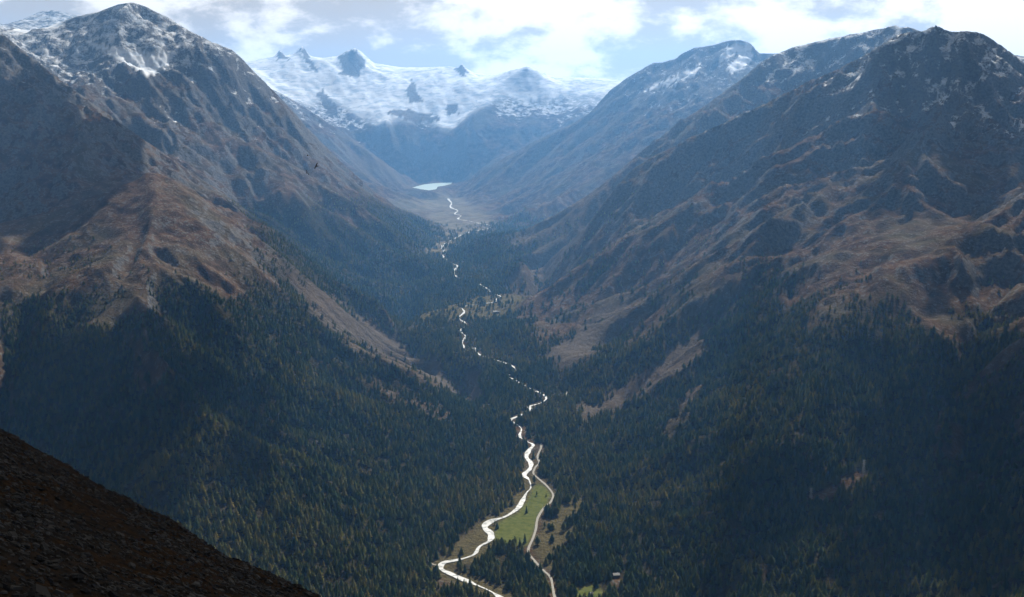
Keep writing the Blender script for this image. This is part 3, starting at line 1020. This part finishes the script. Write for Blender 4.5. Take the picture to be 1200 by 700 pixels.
# ------------------------------------------------------------------ trees
def conifer(r, kind):
    """trunk and crown of one conifer of unit height: drooping fronds in tiers (kind 0: spruce, 1: larch, 2: stone pine)"""
    CV, CF = [], []
    tiers = {0: 9, 1: 8, 2: 7}[kind]
    lowest = {0: 0.10, 1: 0.16, 2: 0.20}[kind]
    width = {0: 0.185, 1: 0.20, 2: 0.235}[kind]
    lean = (r.uniform(-.02, .02), r.uniform(-.02, .02))
    for t in range(tiers):
        f = t / (tiers - 1)
        z = lowest + (0.93 - lowest) * f ** 0.92
        if kind == 2:
            R = width * (1 - (2 * f - 0.55) ** 2 * 0.46) if f > 0.27 else width * (0.7 + f)
            R = max(R, 0.07)
        else:
            R = width * (1 - f) ** 0.82 + 0.025
        m_ = max(5, int(9 - 4 * f))
        a0 = r.uniform(0, 6.28)
        for k in range(m_):
            a = a0 + 2 * math.pi * k / m_ + r.uniform(-.25, .25)
            rr = R * r.uniform(0.7, 1.25)
            wdt = 2.3 * R / m_ * r.uniform(0.9, 1.5) + 0.012
            dz = r.uniform(0.3, 0.62) * rr * (0.6 if kind else 1.0)
            lift = 0.085 + 0.03 * r.random()
            ca, sa = math.cos(a), math.sin(a)
            b = len(CV)
            cx, cy = lean[0] * z, lean[1] * z
            CV += [(cx, cy, z + lift),
                   (cx + ca * rr * .62 - sa * wdt, cy + sa * rr * .62 + ca * wdt, z - dz * .35),
                   (cx + ca * rr, cy + sa * rr, z - dz + 0.03 * r.random()),
                   (cx + ca * rr * .62 + sa * wdt, cy + sa * rr * .62 - ca * wdt, z - dz * .35)]
            CF += [(b, b + 1, b + 2), (b, b + 2, b + 3)]
    b = len(CV)
    CV += [(lean[0], lean[1], 1.0), (.022, 0, .86), (-.012, .02, .86), (-.012, -.02, .86)]
    CF += [(b, b + 1, b + 2), (b, b + 2, b + 3), (b, b + 3, b + 1)]
    TV, TF = [], []
    for z, rad in ((-0.04, 0.019), (0.45, 0.012), (0.9, 0.004)):
        for k in range(5):
            a = 2 * math.pi * k / 5
            TV.append((rad * math.cos(a) + lean[0] * z, rad * math.sin(a) + lean[1] * z, z))
    for l in range(2):
        for k in range(5):
            TF.append((l * 5 + k, l * 5 + (k + 1) % 5, (l + 1) * 5 + (k + 1) % 5, (l + 1) * 5 + k))
    return (CV, CF), (TV, TF)


def foliage_material():
    m, nt = material('conifer_needles')
    tint = nt.n('ShaderNodeAttribute', attribute_type='INSTANCER', attribute_name='tint').outputs['Fac']
    rnd = nt.n('ShaderNodeObjectInfo').outputs['Random']
    dark = nt.mix(rnd, (0.030, 0.056, 0.024), (0.085, 0.125, 0.048))
    larch = nt.mix(rnd, (0.14, 0.165, 0.055), (0.28, 0.23, 0.075))
    c = nt.mix(tint, dark, larch)
    isl = nt.n('ShaderNodeNewGeometry').outputs['Random Per Island']
    c = nt.mix(nt.math('MULTIPLY', isl, 0.25), c, (0.02, 0.028, 0.012))
    d = nt.n('ShaderNodeBsdfDiffuse', {0: c})
    glow = nt.n('ShaderNodeVectorMath', {0: c, 1: (1.7, 1.75, 1.3)}, operation='MULTIPLY').outputs[0]
    tr = nt.n('ShaderNodeBsdfTranslucent', {0: glow})
    mx = nt.n('ShaderNodeMixShader', {0: 0.6, 1: d.outputs[0], 2: tr.outputs[0]})
    finish(nt, mx.outputs[0])
    return m


M_NEEDLE = foliage_material()
M_BARK = simple('bark', (0.075, 0.055, 0.042), 0.95, 0.3, 3.0)
tr_r = random.Random(5)
KINDS = [0, 0, 1, 1, 2, 0, 1, 2]
tree_meshes = []
for kd in KINDS:
    (CV, CF), (TV, TF) = conifer(tr_r, kd)
    cm = bpy.data.meshes.new('crown'); cm.from_pydata(CV, [], CF); cm.materials.append(M_NEEDLE)
    tm = bpy.data.meshes.new('trunk'); tm.from_pydata(TV, [], TF); tm.materials.append(M_BARK)
    jm = bpy.data.meshes.new('conifer')
    jm.from_pydata(CV + TV, [], CF + [tuple(i + len(CV) for i in f) for f in TF])
    jm.materials.append(M_NEEDLE); jm.materials.append(M_BARK)
    for p in jm.polygons[len(CF):]:
        p.material_index = 1
    tree_meshes.append((cm, tm, jm))

acc_max = np.maximum.accumulate(elev, axis=0)


def place_trees():
    out = []
    for y0, y1, sp in ((1750, 3400, 10.2), (3400, 4600, 10.5), (4600, 6400, 12.0), (6400, 10600, 15.0)):
        gx = np.arange(-0.46 * y1, 0.46 * y1, sp)
        gy = np.arange(y0, y1, sp)
        x, y = np.meshgrid(gx, gy)
        x = (x + rng.uniform(-.5, .5, x.shape) * sp).ravel()
        y = (y + rng.uniform(-.5, .5, y.shape) * sp).ravel()
        k = np.abs(x / y) < 0.45
        x, y = x[k], y[k]
        f = sample(forest, x, y)
        fx = fbm(x, y, 45, 2, 301)
        k = rng.uniform(0, 1, len(x)) < f ** 1.3 * np.clip(0.72 + 0.8 * fx, 0.1, 1.0)
        out.append(np.stack([x[k], y[k]], 1))
    P = np.concatenate(out)
    x, y = P[:, 0], P[:, 1]
    z = sample(ZT, x, y)
    top = (z + 26 - CAM_Z) / y
    k = top > sample(acc_max, x, y) - 0.004
    px, py = project(x, y, z)
    k &= (px > -60) & (px < 1260) & (py < 800)
    x, y, z, px, py = x[k], y[k], z[k], px[k], py[k]
    hgt = 18.0 + 4.2 * fbm(x, y, 300, 2, 311) + rng.normal(0, 3.4, len(x))
    hi = smooth(z, 260, 480)
    hgt = np.clip(hgt * (1 - 0.38 * hi), 5, 25)
    # larch share: patches, more of it on the drier slopes
    lf = fbm(x, y, 500, 3, 321) * 0.9 + fbm(x, y, 60, 2, 331) * 0.6 + rng.normal(0, .42, len(x))
    tint = np.clip(0.38 + 0.7 * lf, 0, 1)
    return x, y, z, px, py, hgt, tint


tx, ty, tz, tpx, tpy, th, tt = place_trees()
var = np.where(tt > 0.5, rng.choice([2, 3, 6], len(tx)), rng.choice([0, 1, 4, 5, 7], len(tx)))
yaw = rng.uniform(0, 6.28, len(tx))
wide = rng.uniform(1.2, 1.95, len(tx))

# hidden behind the foreground slope?
efx = np.array([at(a, b, Y=230)[:2] for a, b in ((0, 503), (375, 700))])
hid = tpy - 4 > np.interp(tpx, [-60, 0, 40, 85, 140, 200, 260, 320, 375, 376], [480, 503, 530, 560, 585, 620, 655, 680, 700, 900])
seen = (tpx > 6) & (tpx < 1194) & (tpy < 697) & (tpy > 20) & ~hid & ((tz + th - CAM_Z) / ty > sample(acc_max, tx, ty))
app = np.where(seen, th / ty, 0)


def tree_object(name, i, label, group):
    root = bpy.data.objects.new(name, None)
    root.empty_display_size = 2
    col.objects.link(root)
    root.location = (tx[i], ty[i], tz[i] - 0.3)
    root.rotation_euler = (0, 0, yaw[i])
    h = float(th[i])
    root.scale = (h * wide[i], h * wide[i], h)
    tag(root, label, 'tree', group)
    cm, tm, _ = tree_meshes[var[i]]
    for nm, me in (('crown', cm), ('trunk', tm)):
        o = bpy.data.objects.new(nm, me)
        col.objects.link(o)
        o.parent = root
        o['tint'] = float(tt[i])
    return root


single = np.zeros(len(tx), bool)
order = np.argsort(-app)[:290]
for i in order:
    single[i] = True
    kind = 'larch' if tt[i] > 0.5 else 'conifer'
    right = tpx[i] > 900
    if kind == 'larch':
        lab = 'yellowish green larch in the forest at the ' + ('bottom right corner' if right else 'bottom edge right of the road')
    else:
        lab = 'dark green conifer in the forest at the ' + ('bottom right corner' if right else 'bottom edge right of the road')
    if tpx[i] < 640:
        lab = ('yellowish green larch' if kind == 'larch' else 'dark green conifer') + ' in the forest at the bottom edge left of the road'
    tree_object('larch_tree' if kind == 'larch' else 'conifer_tree', i, lab, lab.replace('larch in', 'larches in').replace('conifer in', 'conifers in'))

# lone trees on the meadow
LONE = [((617, 601), 'single dark conifer at the river edge of the green meadow', 17), ((639, 604), 'dark conifer beside the road on the brown pasture', 17),
        ((629, 581), 'small dark tree near the top of the green meadow beside the river', 12), ((640, 582), 'small pale tree in the green meadow beside the road', 10),
        ((580, 615), 'small dark shrub like tree at the left tip of the green meadow', 11), ((609, 640), 'pointed dark conifer at the lower edge of the green meadow', 19),
        ((615, 636), 'taller pointed conifer at the lower right edge of the green meadow', 22), ((655, 596), 'lone conifer on the brown pasture right of the road bend', 15)]
ex = {k: [] for k in 'xyzhtvw'}
n0 = len(tx)
lx = np.array([on_valley(*p[0]) for p in LONE])
tx = np.concatenate([tx, lx[:, 0]]); ty = np.concatenate([ty, lx[:, 1]]); tz = np.concatenate([tz, sample(ZT, lx[:, 0], lx[:, 1])])
th = np.concatenate([th, [p[2] for p in LONE]]); tt = np.concatenate([tt, [0.1, 0.0, 0.2, .7, .2, .1, .0, .3]])
var = np.concatenate([var, [5, 0, 4, 2, 7, 0, 1, 5]]); yaw = np.concatenate([yaw, np.arange(len(LONE)) * 1.0]); wide = np.concatenate([wide, np.full(len(LONE), 1.15)])
single = np.concatenate([single, np.ones(len(LONE), bool)])
for k, p in enumerate(LONE):
    tree_object('conifer_tree', n0 + k, p[1], None)


def forest_object():
    """all further trees: points that carry size, turn and kind, with one small tree mesh set on each"""
    k = ~single
    me = bpy.data.meshes.new('forest')
    N = int(k.sum())
    me.vertices.add(N)
    me.vertices.foreach_set('co', np.stack([tx[k], ty[k], tz[k] - 0.3], -1).astype(np.float32).ravel())

    def attr(nm, typ, arr, fld='value'):
        a = me.attributes.new(nm, typ, 'POINT')
        a.data.foreach_set(fld, np.ascontiguousarray(arr).ravel())
    attr('tint', 'FLOAT', tt[k].astype(np.float32))
    attr('variant', 'INT', var[k].astype(np.int32))
    attr('turn', 'FLOAT_VECTOR', np.stack([0 * yaw[k], 0 * yaw[k], yaw[k]], -1).astype(np.float32), 'vector')
    attr('size', 'FLOAT_VECTOR', np.stack([th[k] * wide[k], th[k] * wide[k], th[k]], -1).astype(np.float32), 'vector')
    o = bpy.data.objects.new('forest', me)
    col.objects.link(o)
    me.materials.append(M_NEEDLE)
    tree = bpy.data.node_groups.new('forest_trees', 'GeometryNodeTree')
    tree.interface.new_socket('Geometry', in_out='INPUT', socket_type='NodeSocketGeometry')
    tree.interface.new_socket('Geometry', in_out='OUTPUT', socket_type='NodeSocketGeometry')
    nd, ln = tree.nodes, tree.links
    gi, go = nd.new('NodeGroupInput'), nd.new('NodeGroupOutput')
    join = nd.new('GeometryNodeGeometryToInstance')
    for v in reversed(range(len(tree_meshes))):
        ob = bpy.data.objects.new('conifer', tree_meshes[v][2])
        oi = nd.new('GeometryNodeObjectInfo')
        oi.inputs['Object'].default_value = ob
        ln.new(oi.outputs['Geometry'], join.inputs[0])
    inst = nd.new('GeometryNodeInstanceOnPoints')
    ln.new(gi.outputs[0], inst.inputs['Points'])
    ln.new(join.outputs[0], inst.inputs['Instance'])
    inst.inputs['Pick Instance'].default_value = True

    def named(nm, typ):
        a = nd.new('GeometryNodeInputNamedAttribute')
        a.data_type = typ
        a.inputs[0].default_value = nm
        return a.outputs[0]
    ln.new(named('variant', 'INT'), inst.inputs['Instance Index'])
    e2r = nd.new('FunctionNodeEulerToRotation')
    ln.new(named('turn', 'FLOAT_VECTOR'), e2r.inputs[0])
    ln.new(e2r.outputs[0], inst.inputs['Rotation'])
    ln.new(named('size', 'FLOAT_VECTOR'), inst.inputs['Scale'])
    ln.new(inst.outputs[0], go.inputs[0])
    md = o.modifiers.new('trees', 'NODES')
    md.node_group = tree
    tag(o, 'dense dark conifer forest covering the lower slopes and the valley floor', 'forest', kind='stuff')


forest_object()


# ------------------------------------------------------------------ clouds over the valley, out of view, placed for their shadows
def puff(r, c, rad, seg=9, rings=6):
    V, F = [], []
    ph = [r.uniform(0, 6.28) for _ in range(6)]
    for i in range(rings + 1):
        la = math.pi * i / rings - math.pi / 2
        for k in range(seg):
            lo = 2 * math.pi * k / seg
            d = 1 + 0.14 * math.sin(3 * lo + ph[0]) * math.cos(la) + 0.12 * math.sin(4 * la + 2 * lo + ph[1])
            z = math.sin(la)
            z = z * (0.85 if z > 0 else 0.38)
            V.append((c[0] + rad * d * math.cos(la) * math.cos(lo), c[1] + rad * d * math.cos(la) * math.sin(lo), c[2] + rad * d * z))
    for i in range(rings):
        for k in range(seg):
            F.append((i * seg + k, i * seg + (k + 1) % seg, (i + 1) * seg + (k + 1) % seg, (i + 1) * seg + k))
    return V, F


def cloud_material():
    m, nt = material('cloud_vapour')
    d = nt.n('ShaderNodeBsdfDiffuse', {0: (0.9, 0.9, 0.9, 1)})
    t = nt.n('ShaderNodeBsdfTranslucent', {0: (0.9, 0.9, 0.9, 1)})
    finish(nt, nt.n('ShaderNodeMixShader', {0: 0.3, 1: d.outputs[0], 2: t.outputs[0]}).outputs[0])
    return m


M_CLOUD = cloud_material()
CLOUD_Z = 2900.0


def cloud(gx, gy, gz, rx, ry, n, label, seed, turn=0.0, size=1.0):
    """a broken cloud whose shadow falls round the ground point gx, gy, gz"""
    r = random.Random(seed)
    k = (CLOUD_Z - gz) / SUN_DIR[2]
    cx, cy = gx + SUN_DIR[0] * k, gy + SUN_DIR[1] * k
    V, F = [], []
    ct, st = math.cos(turn), math.sin(turn)
    for _ in range(n):
        q = abs(r.gauss(0, 0.55))
        a = r.uniform(0, 6.283)
        x, y = rx * q * math.cos(a), ry * q * math.sin(a)
        rad = size * r.uniform(40, 170) * max(0.25, 1.25 - 0.75 * q)
        v, f = puff(r, (cx + x * ct - y * st, cy + x * st + y * ct, CLOUD_Z + r.uniform(0, 120)), rad)
        b = len(V)
        V += v
        F += [tuple(i + b for i in g) for g in f]
    o = mesh_object('cloud', V, F, M_CLOUD, smooth_faces=True)
    tag(o, label, 'cloud', kind='structure')


cloud(-100, 1250, 760, 2700, 1450, 1500, 'broad unseen cloud bank added to shade the near air and the stony slope', 1, 0.0, 1.7)  # out of view; spread wide to keep sun off the near haze and slope
g = at(90, 200, Y=5600)
cloud(g[0], g[1], g[2], 1050, 720, 230, 'broken cloud above the dark ridge on the left', 2, 0.5)
g = at(60, 500, Y=3300)
cloud(g[0], g[1], g[2], 800, 420, 150, 'small broken cloud above the forest at the left', 3, 0.3)
g = at(1190, 520, Y=2900)
cloud(g[0], g[1], g[2], 330, 800, 110, 'broken cloud above the forest at the right edge', 4)
g = at(890, 560, Y=2950)
cloud(g[0], g[1], g[2], 300, 160, 30, 'small ragged cloud above the near forest right of the road', 5, -0.5, 0.6)
g = at(1120, 180, Y=5300)
cloud(g[0], g[1], g[2], 520, 260, 50, 'ragged cloud above the great dark mountain', 6, 0.2, 0.8)


# ------------------------------------------------------------------ houses, huts, power line
def box(V, F, x0, x1, y0, y1, z0, z1):
    b = len(V)
    V += [(x, y, z) for z in (z0, z1) for y in (y0, y1) for x in (x0, x1)]
    F += [tuple(b + i for i in f) for f in ((0, 2, 3, 1), (4, 5, 7, 6), (0, 1, 5, 4), (2, 6, 7, 3), (0, 4, 6, 2), (1, 3, 7, 5))]


M_WALL = simple('whitewashed_wall', (0.62, 0.60, 0.55), 0.9, 0.1, 0.8)
M_WOODWALL = simple('weathered_boards', (0.13, 0.085, 0.055), 0.9, 0.3, 1.5)
M_ROOF = simple('stone_slab_roof', (0.60, 0.60, 0.58), 0.55, 0.15, 0.9, 0.5)
M_GLASS = simple('window_glass', (0.03, 0.035, 0.04), 0.15, 0.1, 1.0, 0.8)
M_DOOR = simple('wooden_door', (0.10, 0.06, 0.035), 0.8, 0.2, 2.0)


def house(name, pos, L, W, H, turn, wall_mat, label, cat):
    root = bpy.data.objects.new(name, None)
    col.objects.link(root)
    root.location = (pos[0], pos[1], pos[2] - 0.4)
    root.rotation_euler = (0, 0, turn)
    tag(root, label, cat)
    V, F = [], []
    box(V, F, -L / 2, L / 2, -W / 2, W / 2, -1.5, H)
    rh = W * 0.36
    b = len(V)
    V += [(-L / 2, -W / 2, H), (-L / 2, W / 2, H), (-L / 2, 0, H + rh), (L / 2, -W / 2, H), (L / 2, W / 2, H), (L / 2, 0, H + rh)]
    F += [(b, b + 2, b + 1), (b + 3, b + 4, b + 5)]
    wall = mesh_object('wall', V, F, wall_mat, root)
    V, F = [], []
    ov, th_ = 0.7, 0.28
    for sgn in (-1, 1):
        b = len(V)
        ye = sgn * (W / 2 + ov)
        ze = H - ov * rh / (W / 2)
        for x in (-L / 2 - ov, L / 2 + ov):
            V += [(x, 0, H + rh + 0.05), (x, ye, ze + 0.05), (x, ye, ze + 0.05 + th_), (x, 0, H + rh + 0.05 + th_)]
        F += [(b, b + 1, b + 2, b + 3), (b + 4, b + 7, b + 6, b + 5), (b, b + 4, b + 5, b + 1), (b + 1, b + 5, b + 6, b + 2), (b + 2, b + 6, b + 7, b + 3)]
    roof = mesh_object('roof', V, F, M_ROOF, root)
    V, F = [], []
    box(V, F, L * 0.18, L * 0.18 + 0.9, 0.5, 1.4, H + rh * 0.55, H + rh + 1.1)
    mesh_object('chimney', V, F, M_WALL, roof)
    nwin = max(2, int(L / 3))
    for st in range(max(1, int(H / 2.7))):
        for k in range(nwin):
            x = -L / 2 + L * (k + 0.5) / nwin
            z = 1.0 + 2.6 * st
            if st == 0 and k == nwin // 2:
                V, F = [], []
                box(V, F, x - .55, x + .55, -W / 2 - .06, -W / 2 + .02, 0.0, 2.1)
                mesh_object('door', V, F, M_DOOR, root)
                continue
            V, F = [], []
            box(V, F, x - .55, x + .55, -W / 2 - .05, -W / 2 + .02, z, z + 1.2)
            fr = mesh_object('window', V, F, M_DOOR, root)
            V, F = [], []
            box(V, F, x - .44, x + .44, -W / 2 - .07, -W / 2 - .03, z + .1, z + 1.1)
            mesh_object('pane', V, F, M_GLASS, fr)
    return root


for (nm, pp, L, W, H, turn, wm, lab, cat) in HOUSES:
    house(nm, pp, L, W, H, turn, wm == 'white' and M_WALL or M_WOODWALL, lab, cat)

M_STEEL = simple('galvanised_steel', (0.50, 0.51, 0.52), 0.6, 0.15, 0.5, 0.5, 0.1)


def bar(V, F, p, q, rad):
    from mathutils import Vector
    p, q = Vector(p), Vector(q)
    d = (q - p).normalized()
    a = d.orthogonal().normalized()
    c = d.cross(a)
    b = len(V)
    for e in (p, q):
        for k in range(4):
            t = math.pi / 4 + k * math.pi / 2
            V.append(tuple(e + (a * math.cos(t) + c * math.sin(t)) * rad))
    for k in range(4):
        F.append((b + k, b + (k + 1) % 4, b + 4 + (k + 1) % 4, b + 4 + k))
    F.append((b + 3, b + 2, b + 1, b))
    F.append((b + 4, b + 5, b + 6, b + 7))


def pylon(pos, Hp, turn, label):
    root = bpy.data.objects.new('power_pylon', None)
    col.objects.link(root)
    root.location = (pos[0], pos[1], pos[2] - 0.5)
    root.rotation_euler = (0, 0, turn)
    tag(root, label, 'pylon', 'pylons of the power line on the right slope')
    wb, wt = 3.2, 0.6
    for sx in (-1, 1):
        for sy in (-1, 1):
            V, F = [], []
            bar(V, F, (sx * wb, sy * wb, -1), (sx * wt, sy * wt, Hp), 0.34)
            mesh_object('leg', V, F, M_STEEL, root)
    V, F = [], []
    lv = np.linspace(0, Hp * 0.97, 9)
    for a, b in zip(lv[:-1], lv[1:]):
        wa, w2 = wb + (wt - wb) * a / Hp, wb + (wt - wb) * b / Hp
        for s_ in (-1, 1):
            bar(V, F, (-wa, s_ * wa, a), (w2, s_ * w2, b), 0.12)
            bar(V, F, (wa, s_ * wa, a), (-w2, s_ * w2, b), 0.12)
            bar(V, F, (s_ * wa, -wa, a), (s_ * w2, w2, b), 0.12)
            bar(V, F, (s_ * wa, wa, a), (s_ * w2, -w2, b), 0.12)
    mesh_object('bracing', V, F, M_STEEL, root)
    for f in (0.72, 0.84, 0.96):
        V, F = [], []
        for y in (-.5, .5):
            bar(V, F, (-5.2, 0, Hp * f), (0, y, Hp * f + 1.0), 0.16)
            bar(V, F, (5.2, 0, Hp * f), (0, y, Hp * f + 1.0), 0.16)
        bar(V, F, (-5.2, 0, Hp * f), (5.2, 0, Hp * f), 0.2)
        mesh_object('crossarm', V, F, M_STEEL, root)
    return root


(pa, pb) = PYLONS
PH = 33.0
pt = math.atan2(pb[1] - pa[1], pb[0] - pa[0]) + math.pi / 2
pylon(pa, PH, pt, 'grey lattice pylon in the dark forest, lower left end of the power line')
pylon(pb, PH, pt, 'grey lattice pylon among pale larches at the upper right end of the power line')
M_CABLE = simple('power_cable', (0.05, 0.05, 0.055), 0.5, 0.1)
for f, hn in ((0.72, 'lowest'), (0.84, 'middle'), (0.96, 'topmost')):
    for s_, sn in ((-1, 'left hand'), (1, 'right hand')):
        ox, oy = s_ * 5.2 * math.cos(pt), s_ * 5.2 * math.sin(pt)
        V, F = [], []
        N = 16
        P = []
        for k in range(N + 1):
            t = k / N
            P.append((pa[0] + (pb[0] - pa[0]) * t + ox, pa[1] + (pb[1] - pa[1]) * t + oy,
                      pa[2] + (pb[2] - pa[2]) * t + PH * f - 0.5 - 9.0 * 4 * t * (1 - t) * 0.6))
        for p, q in zip(P[:-1], P[1:]):
            bar(V, F, p, q, 0.13)
        o = mesh_object('power_cable', V, F, M_CABLE)
        tag(o, '%s %s power cable hanging between the two pylons' % (hn, sn), 'cable', 'cables of the power line')


# ------------------------------------------------------------------ birds
def bird(pos, span, heading, roll, flap, label):
    """one continuous mesh: rings of a body, wings growing from its sides, a fanned tail"""
    m = M_BIRD
    V, F = [], []
    rings = [(-.30, .012, 0), (-.22, .05, 0), (-.08, .075, 0), (.08, .072, .005), (.19, .045, .02), (.25, .042, .03), (.30, .028, .03), (.345, .008, .022)]
    k = 8
    for x, r_, dz in rings:
        r_ *= 1.7
        for i in range(k):
            a = 2 * math.pi * i / k
            V.append((x, r_ * math.cos(a), dz + r_ * 0.9 * math.sin(a)))
    for j in range(len(rings) - 1):
        for i in range(k):
            F.append((j * k + i, (j + 1) * k + i, (j + 1) * k + (i + 1) % k, j * k + (i + 1) % k))
    for s_ in (-1, 1):
        st = [(.06, .11, -.10, 0.0), (.30, .13, -.11, .10), (.62, .10, -.10, .16), (.85, .03, -.11, .14), (1.0, -.06, -.11, .10)]
        b = len(V)
        for y, xf, xb, lift in st:
            z = flap * lift + .02
            V += [(xf * 1.25, s_ * y * .62, z + .012), (xb * 1.5, s_ * y * .62, z), ((xf + xb) / 2, s_ * y * .62, z + .035)]
        for j in range(len(st) - 1):
            c = b + 3 * j
            F += [(c, c + 3, c + 5, c + 2), (c + 2, c + 5, c + 4, c + 1), (c, c + 1, c + 4, c + 3)]
    b = len(V)
    V += [(-.22, .03, .01), (-.22, -.03, .01), (-.55, -.10, 0), (-.57, 0, .006), (-.55, .10, 0), (-.4, 0, .015)]
    F += [(b, b + 4, b + 3, b + 5), (b + 1, b + 5, b + 3, b + 2), (b, b + 5, b + 1), (b, b + 1, b + 2, b + 3, b + 4)]
    o = mesh_object('bird', V, F, m, smooth_faces=True)
    o.location = pos
    o.rotation_euler = (roll, 0, heading)
    o.scale = (span / 1.8,) * 3
    tag(o, label, 'bird', 'black birds in the air')


M_BIRD = simple('black_feathers', (0.006, 0.006, 0.008), 0.6, 0.2, 8.0, 0.2)
bird(at(360.5, 182.2, Y=125), .85, 1.9, 0.7, 1.2, 'uppermost of three tiny black birds in the air')
bird(at(370.7, 194.8, Y=115), .92, 2.4, -1.0, 0.6, 'largest and rightmost of three tiny black birds in the air')
bird(at(359.6, 203.0, Y=130), .85, 1.2, 1.0, 1.5, 'lowest of three tiny black birds in the air')

# ------------------------------------------------------------------ haze
def haze():
    m, nt = material('valley_haze')
    v = nt.n('ShaderNodeVolumePrincipled', {'Color': (0.20, 0.50, 1.0, 1), 'Density': 3.4e-5, 'Anisotropy': 0.45})
    nt.t.links.new(v.outputs[0], nt.n('ShaderNodeOutputMaterial').inputs['Volume'])
    lo, hi = (-13000, -1500, -80), (13000, 23000, float(max(ZT.max(), 1900) + 150))
    V = [(x, y, z) for z in (lo[2], hi[2]) for y in (lo[1], hi[1]) for x in (lo[0], hi[0])]
    F = [(0, 2, 3, 1), (4, 5, 7, 6), (0, 1, 5, 4), (2, 6, 7, 3), (0, 4, 6, 2), (1, 3, 7, 5)]
    o = mesh_object('haze', V, F, m)
    tag(o, 'pale blue haze filling the air of the whole valley', 'haze', kind='stuff')


haze()
